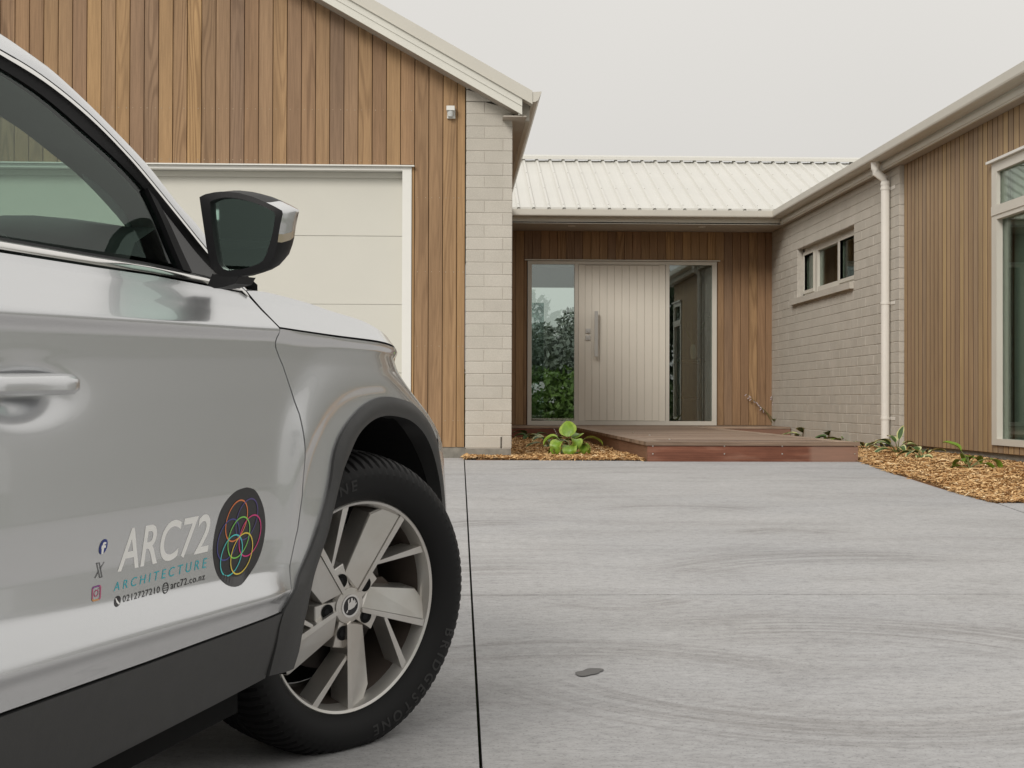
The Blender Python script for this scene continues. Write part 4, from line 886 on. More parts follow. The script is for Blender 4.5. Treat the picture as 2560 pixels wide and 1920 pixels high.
def strip(name, A, B, m, parent, off=0., offB=None, side=0, n=60, rows=3, thick=.008, bulge=0.):
    A, B = resample(A, n), resample(B, n); V = []; offB = off if offB is None else offB
    for r in range(rows):
        t_ = r / (rows - 1)
        for i in range(n):
            q = A[i] * (1 - t_) + B[i] * t_; V.append(SP(q[0], q[1], off * (1 - t_) + offB * t_ + bulge * math.sin(math.pi * t_), side))
    f = [(r * n + i, r * n + i + 1, (r + 1) * n + i + 1, (r + 1) * n + i) for r in range(rows - 1) for i in range(n - 1)]
    sgn = -1 if side == 0 else 1; nb = len(V)
    V += [V[i] + sgn * thick * NV for i in range(n)] + [V[(rows - 1) * n + i] + sgn * thick * NV for i in range(n)]
    f += [(i, nb + i, nb + i + 1, i + 1) for i in range(n - 1)] + [((rows - 1) * n + i, (rows - 1) * n + i + 1, nb + n + i + 1, nb + n + i) for i in range(n - 1)]
    return ob(name, V, f, m, parent, True, sharp=50)

PAINT = mat('silver_paint', (.60, .61, .62), .27, .80, coat=.8, coatr=.03); t = NT(PAINT)
fl_ = t.noise(t.pos(), 900, 2, .6); t.col(t.mix(1, (.655, .665, .68, 1), t.ramp(fl_, [(.3, (.95, .95, .95)), (.7, (1.05, 1.05, 1.05))]), 'MULTIPLY'))
PLASTIC = painted('grey_black_plastic', (.038, .038, .038), .5, .45, .08, 30, .06)
GLOSSBLK = mat('gloss_black', (.010, .010, .011), .16, spec=.5)
SATBLK = mat('satin_black', (.008, .008, .009), .5, spec=.2)
CHROME = mat('chrome', (.82, .81, .79), .12, 1)
TRIMIN = painted('interior_trim', (.42, .42, .40), .8)
DASH = painted('dashboard_plastic', (.035, .037, .036), .6)
car = empty('parked_car', C3(-1.4, -.9, -.34)); tag(car, 'silver grey crossover car with architecture lettering on its front door, front wheel turned out', 'car')
LAMP = mat('lamp_glass', (.45, .47, .5), .08, .6, coat=1)
# outlines in car coordinates (u forward, w up, metres from the wheel centre)
DCUT = [(-.520, .080), (-.470, .150), (-.418, .232), (-.392, .300), (-.385, .38), (-.387, .467), (-.401, .52), (-.428, .571), (-.462, .609), (-.461, .645), (-.497, .716)]
BELT = [(-1.63, .772), (-1.316, .761), (-1.035, .748), (-.854, .741), (-.643, .727), (-.497, .716)]
SILLA = [(-1.66, .098), (-1.466, .097), (-1.061, .088), (-.520, .080)]
ARCO = [(-.520, .080), (-.400, .160), (-.300, .250), (-.253, .313), (-.222, .374), (-.172, .417), (-.091, .453), (-.005, .476), (.10, .485), (.20, .476), (.30, .458), (.38, .42), (.435, .37), (.475, .30), (.50, .23), (.51, .15), (.51, .05), (.50, -.05)]
ARCI = [(-.445, -.046), (-.431, -.02), (-.418, .05), (-.375, .13), (-.30, .205), (-.242, .278), (-.201, .329), (-.164, .361), (-.096, .408), (-.012, .434), (.075, .441), (.165, .434), (.25, .418), (.33, .385), (.385, .340), (.425, .28), (.45, .22), (.46, .14), (.46, .05), (.45, -.05)]
# px check of the arch front against the photograph is done through the projection of these points
SEAM = [(-.459, .646), (-.183, .630), (.089, .616), (.30, .602), (.42, .590)]
shift = lambda P, du, dw=0: [(a + du, b + dw) for a, b in P]
for side in (0, 1):
    G = coons(SILLA, [(a, b - .003) for a, b in BELT], [(-1.655, .10), (-1.64, .3), (-1.64, .6), (-1.63, .769)], shift(DCUT, -.0022), 84, 150)
    dr = panel('front_door', G, PAINT, car, 0, side)
    if side == 0: FDOOR = dr
    ft = smoothpoly(ARCO, 80)[:58]
    G = coons([tuple(q) for q in ft], [(a, b - .0035) for a, b in SEAM], shift(DCUT[:-1], .0022), [tuple(ft[-1]), (.462, .36), (.455, .45), (.44, .53), (.42, .5865)], 70, 60)
    panel('fender', G, PAINT, car, 0, side)
    # headlamp / bumper corner ahead of the fender
    G = coons([(.49, -.05), (.62, -.06), (.78, -.05)], [(.424, .586), (.50, .575), (.60, .55)], [(.512, .05), (.515, .15), (.50, .24), (.47, .33), (.464, .40), (.458, .46), (.444, .53), (.424, .586)], [(.78, -.05), (.80, .1), (.78, .3), (.72, .45), (.60, .55)], 16, 40)
    panel('front_bumper', G, PAINT, car, 0, side)
    strip('headlight', [(.425, .583), (.452, .50), (.462, .43)], [(.52, .575), (.55, .50), (.54, .45)], LAMP, car, -.002, -.004, side, 12, 3, .02)
    strip('wheel_arch_trim', smoothpoly([(-.545, -.046), (-.535, .01)] + ARCO, 90), smoothpoly([(-.445, -.052)] + ARCI, 90), PLASTIC, car, .006, .012, side, 90, 5, .05, .006)
    strip('sill_trim', shift(SILLA, 0, -.0035), [(-1.66, -.06), (-1.169, -.058), (-.765, -.054), (-.550, -.050)], PLASTIC, car, .004, .0, side, 60, 24, .05)
    strip('sill_trim', [(-1.66, -.062), (-1.169, -.060), (-.765, -.056), (-.552, -.052)], [(-1.66, -.13), (-1.169, -.13), (-.765, -.125), (-.47, -.12)], PLASTIC, car, -.02, -.12, side, 40, 4, .05)
    # rear half
    RCUT = [(-2.36, .06), (-2.40, .2), (-2.47, .33), (-2.56, .45), (-2.66, .56), (-2.68, .70), (-2.66, .80)]
    G = coons([(-1.665, .098), (-2.36, .10)], [(-1.635, .770), (-2.2, .79), (-2.66, .80)], [(-1.662, .10), (-1.647, .3), (-1.647, .6), (-1.635, .770)], RCUT, 40, 60)
    panel('rear_door', G, PAINT, car, 0, side)
    A2 = [(-2.83 + .49 * math.cos(a), .49 * math.sin(a)) for a in np.linspace(.15, math.pi - .1, 40)]
    G = coons([tuple(q) for q in A2], [(-2.665, .80), (-3.2, .82), (-3.72, .80)], shift(RCUT[1:], -.004), [tuple(A2[-1]), (-3.6, .3), (-3.72, .5), (-3.72, .80)], 40, 30)
    panel('quarter_panel', G, PAINT, car, 0, side)
    strip('wheel_arch_trim', A2, [(-2.83 + .43 * math.cos(a), .43 * math.sin(a)) for a in np.linspace(.15, math.pi - .1, 40)], PLASTIC, car, .004, .008, side, 40, 4, .05)
    strip('sill_trim', [(-1.663, .095), (-2.36, .095)], [(-1.663, -.06), (-2.36, -.06)], PLASTIC, car, .004, 0, side, 20, 10, .05)
    # glasshouse
    SIL = smoothpoly([(-.475, .726), (-.54, .79), (-.61, .851), (-.66, .883), (-.739, .949), (-.813, 1.001), (-.885, 1.047), (-.958, 1.087), (-1.026, 1.117), (-1.089, 1.141), (-1.25, 1.188), (-1.5, 1.232), (-2.0, 1.258), (-2.6, 1.246), (-3.2, 1.19), (-3.6, 1.10)], 120)
    CHT = smoothpoly([(-.50, .722), (-.56, .765), (-.625, .813), (-.677, .855), (-.796, .949), (-.903, 1.022), (-1.014, 1.072), (-1.127, 1.102), (-1.3, 1.137), (-1.6, 1.165), (-2.2, 1.178), (-2.8, 1.15), (-3.3, 1.06)], 120)
    CHB = [(a - .004, b - .012) for a, b in CHT]
    GLT = smoothpoly([(-.60, .752), (-.70, .838), (-.778, .902), (-.85, .947), (-.926, .988), (-1.032, 1.040), (-1.144, 1.073), (-1.3, 1.106), (-1.6, 1.135), (-2.2, 1.147), (-2.8, 1.115), (-3.2, 1.03)], 120)
    strip('a_pillar', SIL, [(a, b + .001) for a, b in CHT], PAINT, car, -.006, .003, side, 120, 6, .03, .002)
    strip('window_trim', CHT, CHB, CHROME, car, .002, .005, side, 120, 4, .01, .001)
    strip('window_seal', CHB, GLT, SATBLK, car, 0, -.006, side, 120, 4, .02)
    strip('belt_trim', [(a, b + .003) for a, b in BELT[:-1]] + [(-.515, .720)], [(a, b + .0175) for a, b in BELT[:-1]] + [(-.520, .725)], CHROME, car, .003, .003, side, 50, 4, .01, .003)
    strip('belt_seal', [(a, b + .0175) for a, b in BELT[:-1]] + [(-.520, .725)], [(a, b + .024) for a, b in BELT[:-1]] + [(-.545, .745)], SATBLK, car, 0, -.006, side, 50, 3, .02)
    # front side glass, quarter divider, sail triangle
    gt = [q for q in GLT if -1.60 < q[0] < -.778][::1]
    gt = [tuple(q) for q in gt]; DIV = [(-.778, .902), (-.755, .85), (-.728, .765)]
    G = coons([(-1.59, .790), (-1.316, .785), (-1.035, .772), (-.854, .765), (-.728, .755)], gt[::-1], [(-1.59, .790), gt[-1]], DIV[::-1], 40, 20)
    panel('window_glass', G, GLASS_CAR, car, -.010, side, .004)
    strip('window_divider', [(-.778, .905), (-.755, .85), (-.726, .755)], [(-.752, .885), (-.728, .84), (-.694, .752)], SATBLK, car, .0, .0, side, 20, 3, .02)
    G = coons([(-.694, .75), (-.53, .738)], [(-.752, .885), (-.70, .838), (-.60, .752)], [(-.694, .75), (-.728, .84), (-.752, .885)], [(-.53, .738), (-.60, .752)], 12, 10)
    panel('mirror_sail', G, GLOSSBLK, car, -.004, side, .02)
    strip('b_pillar', [(-1.59, .79), (-1.60, 1.134)], [(-1.70, .79), (-1.70, 1.14)], SATBLK, car, 0, 0, side, 20, 3, .03)
    G = coons([(-1.70, .795), (-2.2, .815), (-2.62, .825)], [(-1.70, 1.138), (-2.2, 1.145), (-2.62, 1.125)], [(-1.70, .795), (-1.70, 1.138)], [(-2.62, .825), (-2.62, 1.125)], 20, 12)
    panel('window_glass', G, GLASS_CAR, car, -.010, side, .004)
    strip('belt_trim', [(-1.64, .775), (-2.2, .795), (-2.9, .83)], [(-1.64, .792), (-2.2, .812), (-2.9, .85)], CHROME, car, .003, .003, side, 30, 4, .01, .003)
    G = coons([(-2.64, .81), (-3.2, .825), (-3.72, .80)], [(-2.64, 1.17), (-3.2, 1.12), (-3.6, 1.05)], [(-2.64, .81), (-2.64, 1.17)], [(-3.72, .80), (-3.6, 1.05)], 20, 12)
    panel('rear_pillar', G, PAINT, car, -.012, side)
    # dark inner shell
    G = coons([(-2.3, -.05), (-.50, -.05)], [(-2.3, .72), (-.45, .69)], [(-2.3, -.05), (-2.3, .72)], [(-.50, -.05), (-.45, .4), (-.45, .69)], 20, 20)
    panel('inner_shell', G, DARK, car, -.06, side, .01)
    # wheel well liner
    A3 = [(.035 + .47 * math.cos(a), .46 * math.sin(a)) for a in np.linspace(-.15, math.pi + .15, 30)]
    for cu in (0, -2.865):
        V = []; f = []
        for r, dv in enumerate((-.02, -.30, -.42)):
            for (a_, b_) in A3:
                q = (a_, b_) if r < 2 else (.035 + (a_ - .035) * .1, b_ * .1); V.append(C3(q[0] + cu, (D(a_ + cu, max(b_, 0)) if dv > -.1 else 0) + dv if side == 0 else -WID - dv, q[1]))
        nn = len(A3); f = [(r * nn + i, r * nn + i + 1, (r + 1) * nn + i + 1, (r + 1) * nn + i) for r in range(2) for i in range(nn - 1)]
        ob('wheel_well', V, f, DARK, car)
# hood: side crown traced from the seam, flat top across
HS = smoothpoly([(-.457, .649), (-.183, .633), (.089, .619), (.30, .605), (.42, .592)], 110)
HT = smoothpoly([(-.490, .722), (-.40, .722), (-.211, .705), (-.074, .686), (.078, .668), (.18, .652), (.30, .632), (.425, .602)], 110)
V = []
prof = [0, .25, .5, .75, 1.0]
cols = []
for i in range(110):
    row_ = []
    for t_ in prof:
        q = HS[i] * (1 - t_) + HT[i] * t_; row_.append(C3(q[0], D(q[0], q[1]) , q[1]))
    q = HT[i]; v0 = D(q[0], q[1]); vc = -WID / 2
    for s_ in (.02, .06, .15, .35, .65, 1.0):
        vv = v0 + (vc - v0) * s_; row_.append(C3(q[0] + .30 * s_ ** 1.5 * max(0, (q[0] + .1)) , vv, q[1] + .004 * min(1, s_ / .05) + .035 * math.sin(s_ * math.pi / 2)))
    mir = []
    for p_ in row_[::-1][1:]:
        rel = (p_ - P0); u_, v_, w_ = rel @ HV, rel @ NV, rel @ UV; mir.append(C3(u_, -WID - v_, w_))
    cols.append(row_ + mir)
nc = len(cols[0]); V = [p_ for c_ in cols for p_ in c_]
f = [(i * nc + j, (i + 1) * nc + j, (i + 1) * nc + j + 1, i * nc + j + 1) for i in range(109) for j in range(nc - 1)]
nb = len(V); V += [c_[0] - .02 * NV for c_ in cols] ; f += [(i * nc, nb + i, nb + i + 1, (i + 1) * nc) for i in range(109)]
ob('hood', V, f, PAINT, car, True, sharp=40)
# dark channel under the hood seam
strip('seam_channel', [(a, b - .012) for a, b in SEAM], [(a, b + .012) for a, b in SEAM], DARK, car, -.012, -.012, 0, 30, 3, .01)
# front fascia closing the nose
V = []; f = []; nn = 12
for j, (uu, ww_) in enumerate(((.78, -.06), (.80, .1), (.78, .3), (.72, .45), (.60, .55), (.425, .594))):
    v0 = D(uu, ww_)
    for i in range(nn + 1):
        s_ = i / nn; V.append(C3(uu + .14 * math.sin(math.pi * s_), v0 + (-WID - 2 * v0) * s_, ww_ + .02 * math.sin(math.pi * s_)))
f = [(j * (nn + 1) + i, j * (nn + 1) + i + 1, (j + 1) * (nn + 1) + i + 1, (j + 1) * (nn + 1) + i) for j in range(5) for i in range(nn)]
ob('front_fascia', V, f, PAINT, car, True)
MB().prism([C3(.90, -.4, .36), C3(.90, -1.4, .36), C3(.86, -1.3, .53), C3(.86, -.5, .53)], -.03 * HV + .0 * NV).build('grille', GLOSSBLK, car)
# windscreen, roof, tail
WS = smoothpoly([(-.50, .745), (-.60, .83), (-.739, .93), (-.885, 1.03), (-1.026, 1.10), (-1.17, 1.15)], 24); V = []; nn = 20
for (a_, b_) in WS:
    v0 = D(a_, b_) - .10
    for i in range(nn + 1):
        s_ = i / nn; V.append(C3(a_ + .17 * math.sin(math.pi * s_), v0 + (-WID - 2 * v0) * s_, b_ + .03 * math.sin(math.pi * s_)))
ob('windscreen', V, [(j * (nn + 1) + i, j * (nn + 1) + i + 1, (j + 1) * (nn + 1) + i + 1, (j + 1) * (nn + 1) + i) for j in range(23) for i in range(nn)], GLASS_CAR, car, True)
RL = [tuple(q) for q in SIL if q[0] < -1.12]; V = []
for (a_, b_) in RL:
    v0 = D(a_, b_) - .006
    for i in range(nn + 1):
        s_ = i / nn; V.append(C3(a_ + .08 * math.sin(math.pi * s_) * (a_ > -1.5), v0 + (-WID - 2 * v0) * s_, b_ + .06 * math.sin(math.pi * s_) ** .7))
f = [(j * (nn + 1) + i, (j + 1) * (nn + 1) + i, (j + 1) * (nn + 1) + i + 1, j * (nn + 1) + i + 1) for j in range(len(RL) - 1) for i in range(nn)]
ob('roof', V, f, PAINT, car, True)
V = []
for (a_, b_) in [(-3.6, 1.10), (-3.72, .80), (-3.74, .5), (-3.70, .1), (-3.6, -.1)]:
    v0 = D(a_, b_) - .006
    for i in range(nn + 1): s_ = i / nn; V.append(C3(a_ - .06 * math.sin(math.pi * s_), v0 + (-WID - 2 * v0) * s_, b_))
ob('tailgate', V, [(j * (nn + 1) + i, (j + 1) * (nn + 1) + i, (j + 1) * (nn + 1) + i + 1, j * (nn + 1) + i + 1) for j in range(4) for i in range(nn)], PAINT, car, True)
def cbx(u0, u1, v0, v1, w0, w1):
    return MB().add([C3(u, v, w) for w in (w0, w1) for v in (v0, v1) for u in (u0, u1)], [(0, 1, 3, 2), (4, 6, 7, 5), (0, 4, 5, 1), (2, 3, 7, 6), (0, 2, 6, 4), (1, 5, 7, 3)])
cbx(-3.5, .6, -.36, -1.44, -.16, -.08).build('underbody', DARK, car)
cbx(-2.3, -.52, -.08, -1.72, -.13, -.06).build('floor_pan', DARK, car)
cbx(-.5, .55, -.40, -1.40, -.1, .56).build('engine_bay', DARK, car)
cbx(-.52, -.48, -.12, -1.68, -.1, .70).build('bulkhead', DARK, car)
# interior: pillar trim and headliner, dashboard, steering wheel, seats
TI = smoothpoly([(-.50, .74), (-.548, .794), (-.605, .859), (-.704, .930), (-.785, .971), (-.870, 1.010), (-.940, 1.033), (-1.10, 1.083), (-1.35, 1.125), (-1.7, 1.15)], 60)
GT2 = smoothpoly([(-.56, .735), (-.64, .80), (-.778, .905), (-.85, .950), (-.926, .991), (-1.032, 1.043), (-1.144, 1.077), (-1.3, 1.11), (-1.7, 1.143)], 60)
for side in (0, 1): strip('pillar_trim', GT2, TI, TRIMIN, car, -.022, -.16, side, 60, 5, .01)
V = []
for (a_, b_) in TI[36:]:
    v0 = D(a_, b_) - .16
    for i in range(9): s_ = i / 8; V.append(C3(a_ + .10 * math.sin(math.pi * s_), v0 + (-WID - 2 * v0) * s_, b_ + .03 * math.sin(math.pi * s_)))
for i in range(9): V.append(C3(-3.4, -.2 - 1.4 * i / 8, 1.12))
nr_ = len(V) // 9; ob('headliner', V, [(j * 9 + i, j * 9 + i + 1, (j + 1) * 9 + i + 1, (j + 1) * 9 + i) for j in range(nr_ - 1) for i in range(8)], TRIMIN, car, True)
dprof = [(-.86, .66), (-.88, .74), (-.84, .80), (-.76, .832), (-.62, .835), (-.46, .785), (-.34, .74), (-.34, .6)]
V = []; nd = len(dprof)
for k in range(25):
    v_ = -.11 - 1.58 * k / 24; hmp = .035 * math.exp(-((v_ + .42) / .17) ** 2)
    V += [C3(a_, v_, b_ + (hmp if 1 < i < 6 else 0)) for i, (a_, b_) in enumerate(dprof)]
ob('dashboard', V, [(k * nd + i, (k + 1) * nd + i, (k + 1) * nd + i + 1, k * nd + i + 1) for k in range(24) for i in range(nd - 1)], DASH, car, True)
# steering wheel
cs = np.array([-1.0, -.42, .665]); ax1 = np.array([0, 1., 0]); ax2 = np.array([.42, 0, .91]); V = []
def CC(q): return C3(*q)
mbs = MB(); mbs.tube([CC(cs + .178 * (math.cos(k * math.pi / 18) * ax1 + math.sin(k * math.pi / 18) * ax2)) for k in range(37)], .017, 8, False)
for a_ in (0, math.pi, -math.pi / 2): mbs.tube([CC(cs), CC(cs + .175 * (math.cos(a_) * ax1 + math.sin(a_) * ax2))], .018, 6)
mbs.tube([CC(cs), CC(cs + np.array([.3, 0, -.12]))], .04, 8); mbs.build('steering_wheel', SATBLK, car, True, 60)
for v_ in (-.42, -1.32):
    s_ = MB().add([C3(u, v, w) for (u, w, hw) in ((-1.30, .10, .24), (-1.78, .12, .24), (-1.72, .30, .25), (-1.82, .60, .24), (-1.95, .86, .18)) for v in (v_ - hw, v_ + hw)] + [C3(u, v, w) for (u, w, hw) in ((-1.30, .22, .24), (-1.62, .28, .24), (-1.62, .34, .25), (-1.72, .60, .24), (-1.86, .87, .17)) for v in (v_ - hw, v_ + hw)],
        [(i, i + 1, i + 3, i + 2) for i in (0, 2, 4, 6)] + [(10 + i, 12 + i, 13 + i, 11 + i) for i in (0, 2, 4, 6)] + [(i, i + 2, i + 12, i + 10) for i in (0, 2, 4, 6)] + [(i + 1, i + 11, i + 13, i + 3) for i in (0, 2, 4, 6)] + [(8, 9, 19, 18), (0, 10, 11, 1)])
    so_ = s_.build('seat', DASH, car)
    cbx(-1.98, -1.88, v_ - .13, v_ + .13, .90, 1.06).build('headrest', DASH, so_)
# door handle
def barmesh(u0, u1, w0, w1, o0, o1, n=14):
    V = []; 
    for i in range(n):
        t_ = i / (n - 1); u = u0 + (u1 - u0) * t_; e = min(1, max(.0, 1 - abs(2 * t_ - 1)) * 5) ** .5; e = max(e, .35)
        wc_ = (w0 + w1) / 2 - .006 * (t_ - .5) ; hw = (w1 - w0) / 2 * (.72 + .28 * e); oo = o0 + (o1 - o0) * e
        dv = D(u, wc_)
        base_ = -.012 * 0 + max(D(u, wc_ + .06), D(u, wc_ - .06))
        for (a_, b_) in ((-1, .0), (-1, .75), (-.55, 1), (.4, 1.0), (.85, .8), (1, .4), (.9, 0)):
            V.append(C3(u, base_ + (o0 * .2 + (oo - o0 * .2) * b_), wc_ + hw * a_))
    f = [(i * 7 + j, i * 7 + (j + 1) % 7, (i + 1) * 7 + (j + 1) % 7, (i + 1) * 7 + j) for i in range(n - 1) for j in range(7)] + [tuple(range(7)), tuple(range((n - 1) * 7, n * 7))[::-1]]
    return V, f
hu, hw = oncar(192, 955, .03)
V, f = barmesh(hu - .275, hu, hw - .016, hw + .017, .012, .045); ob('handle', V, f, PAINT, FDOOR, True, sharp=50)

# ------------------------------------------------------------------ lettering and logo on the door (flat print, 2 mm film)
INKW = mat('white_film', (.86, .855, .83), .55); INKK = mat('black_film', (.014, .013, .016), .35); INKC = mat('cyan_film', (.035, .40, .47), .4); INKB = mat('blue_film', (.015, .035, .22), .4); INKG = mat('grey_film', (.07, .07, .075), .4)
INS = mat('pink_orange_film', rough=.4); 
def textmesh(s, bold=.0, space=1.0, shear=0.):
    cu = bpy.data.curves.new('t', 'FONT'); cu.body = s; cu.size = 1; cu.offset = bold; cu.space_character = space; cu.shear = shear; cu.resolution_u = 6
    o = bpy.data.objects.new('t', cu); COL.objects.link(o); dg = bpy.context.evaluated_depsgraph_get(); me = o.evaluated_get(dg).to_mesh()
    V = np.array([v.co[:] for v in me.vertices]); f = [tuple(p.vertices) for p in me.polygons]
    bpy.data.objects.remove(o); bpy.data.curves.remove(cu); return V, f
def decal(name, V2, faces, m, off=.0008, lab=None):
    off = .0008 + (off - .0022) * .3
    V = []
    for x, y in V2:
        u, w = oncar(x, y, off); V.append(SP(u, w, off))
    o = ob(name, V, faces, m, FDOOR); return o
DS, DX_, DY_ = 4.424, 200, 1190
def q2p(x, y): return (DX_ + x / DS, DY_ + y / DS)
def subdiv(V, f, maxl):
    bm = bmesh.new(); vs_ = [bm.verts.new((v[0], v[1], 0)) for v in V]
    for q in f:
        try: bm.faces.new([vs_[i] for i in q])
        except ValueError: pass
    for _ in range(4):
        es = [e for e in bm.edges if e.calc_length() > maxl]
        if not es: break
        bmesh.ops.subdivide_edges(bm, edges=es, cuts=1)
    bmesh.ops.triangulate(bm, faces=bm.faces)
    bm.verts.index_update(); V2 = [(v.co.x, v.co.y) for v in bm.verts]; f2 = [tuple(v.index for v in q.verts) for q in bm.faces]; bm.free(); return V2, f2
def textdecal(name, s, BL, BR, TL, TR, m, bold=0., space=1.):
    V, f = textmesh(s, bold, space); x0, x1 = V[:, 0].min(), V[:, 0].max(); y0, y1 = max(0, V[:, 1].min()), V[:, 1].max() if s.isupper() or s.isdigit() or '7' in s else V[:, 1].max()
    BL, BR, TL, TR = (np.array(q, float) for q in (BL, BR, TL, TR)); V2 = []
    for v in V:
        a_, b_ = (v[0] - x0) / (x1 - x0), (v[1] - 0) / (y1 - 0); p_ = (1 - b_) * ((1 - a_) * BL + a_ * BR) + b_ * ((1 - a_) * TL + a_ * TR); V2.append(q2p(*p_))
    V2, f = subdiv(V2, f, 14); return decal(name, V2, f, m)
textdecal('lettering', 'ARC72', (415, 1055), (1412, 828), (478, 592), (1474, 408), INKW, .012, 1.02)
textdecal('lettering', 'ARCHITECTURE', (372, 1275), (1393, 1012), (386, 1178), (1408, 902), INKC, .0, 1.55)
textdecal('lettering', '0212727210', (472, 1395), (882, 1287), (474, 1325), (886, 1216), INKK, .012, 1.1)
textdecal('lettering', 'arc72.co.nz', (1003, 1250), (1382, 1142), (1006, 1170), (1386, 1072), INKK, .012, 1.12)
def ell(c, ex, ey, n=40, s=1.): return [q2p(c[0] + s * (math.cos(k / n * 2 * math.pi) * ex[0] + math.sin(k / n * 2 * math.pi) * ey[0]), c[1] + s * (math.cos(k / n * 2 * math.pi) * ex[1] + math.sin(k / n * 2 * math.pi) * ey[1])) for k in range(n)]
def disc(name, c, ex, ey, m, off=.0022, n=32):
    rings = [ell(c, ex, ey, n, s) for s in (1, .66, .33)]; V2 = [p_ for r in rings for p_ in r] + [q2p(*c)]
    f = [(r * n + k, r * n + (k + 1) % n, (r + 1) * n + (k + 1) % n, (r + 1) * n + k) for r in range(2) for k in range(n)] + [(2 * n + k, 2 * n + (k + 1) % n, 3 * n) for k in range(n)]
    return decal(name, V2, f, m, off)
def ringd(name, c, ex, ey, m, w=.045, off=.0036, n=56):
    V2 = ell(c, ex, ey, n, 1 + w) + ell(c, ex, ey, n, 1 - w); return decal(name, V2, [(k, (k + 1) % n, n + (k + 1) % n, n + k) for k in range(n)], m, off)
def polyd(name, P, m, off=.0036):
    V2, f = subdiv([q2p(*q) for q in P], [tuple(range(len(P)))], 14); return decal(name, V2, f, m, off)
# round badge with seven rings
OUT = smoothpoly([(1845, 125), (1930, 150), (1990, 240), (2035, 370), (2052, 530), (2040, 680), (2010, 820), (1960, 950), (1900, 1050), (1830, 1150), (1780, 1205), (1700, 1225), (1610, 1195), (1530, 1110), (1490, 1000), (1470, 850), (1480, 700), (1510, 540), (1560, 380), (1640, 250), (1740, 160), (1845, 125)], 73)[:-1]
cen = OUT.mean(0); V2 = []
for s_ in (1, .8, .6, .4, .2): V2 += [q2p(*(cen + (q - cen) * s_)) for q in OUT]
V2.append(q2p(*cen)); n_ = len(OUT)
f = [(r * n_ + k, r * n_ + (k + 1) % n_, (r + 1) * n_ + (k + 1) % n_, (r + 1) * n_ + k) for r in range(4) for k in range(n_)] + [(4 * n_ + k, 4 * n_ + (k + 1) % n_, 5 * n_) for k in range(n_)]
decal('logo_badge', V2, f, INKK)
for i, (c_, colr) in enumerate([((1732, 495), (.80, .22, .06)), ((1845, 478), (.085, .06, .22)), ((1640, 704), (.06, .06, .26)), ((1880, 659), (.68, .04, .22)), ((1757, 680), (.22, .62, .10)), ((1675, 878), (.08, .60, .60)), ((1788, 857), (.82, .62, .08))]):
    ringd('logo_ring', c_, (115, -28), (38, -226), mat('ring_ink', colr, .4), .035, .0032 + .0003 * i)
disc('round_icon', (260, 782), (44, -12), (16, -84), INKB)
polyd('icon_mark', [(236, 866), (240, 812), (236, 800), (242, 770), (250, 768), (256, 740), (272, 730), (292, 732), (290, 752), (276, 754), (270, 766), (288, 766), (284, 792), (266, 798), (258, 862)], INKW)
for a_, b_ in (((183, 962), (222, 1122)), ((213, 958), (248, 1118))): polyd('icon_mark', [(a_[0], a_[1]), (a_[0] + 7, a_[1] - 2), (b_[0] + 2, b_[1] - 2), (b_[0] - 5, b_[1])], INKG, .0022)
polyd('icon_mark', [(183, 962), (215, 957), (214, 966), (184, 971)], INKG, .0022); polyd('icon_mark', [(220, 1118), (248, 1110), (248, 1119), (221, 1127)], INKG, .0022)
polyd('icon_mark', [(268, 950), (275, 948), (228, 1030), (222, 1028)], INKG, .0022); polyd('icon_mark', [(163, 1132), (172, 1130), (208, 1058), (204, 1050)], INKG, .0022)
PINK = mat('pink_film', (.50, .10, .20), .4); ORNG = mat('orange_film', (.62, .30, .12), .4); PURP = mat('purple_film', (.24, .07, .26), .4)
sq = [(150, 1222), (222, 1202), (236, 1220), (230, 1350), (214, 1372), (146, 1390), (132, 1372), (136, 1244)]; ci = np.mean(sq, 0); inn = [tuple(ci + (np.array(q) - ci) * .78) for q in sq]
for i in range(8): polyd('icon_mark', [sq[i], sq[(i + 1) % 8], inn[(i + 1) % 8], inn[i]], (PURP, PINK, PINK, PINK, ORNG, ORNG, PINK, PURP)[i], .0022)
ringd('icon_mark', (182, 1296), (22, -6), (3, -34), PINK, .16, .0022, 28); disc('icon_mark', (212, 1246), (5, -1), (1, -8), PINK, .0022, 12)
disc('round_icon', (416, 1384), (36, -8), (4, -60), INKK)
polyd('icon_mark', [(392, 1355), (400, 1348), (408, 1366), (403, 1376), (420, 1398), (428, 1394), (440, 1408), (434, 1420), (424, 1420), (404, 1396)], INKW)
ringd('round_icon', (948, 1238), (30, -7), (3, -56), INKK, .11, .0022, 32)
for dy in (-24, 0, 24): polyd('icon_mark', [(924, 1240 + dy), (972, 1228 + dy), (972, 1236 + dy), (924, 1248 + dy)], INKK, .0022)

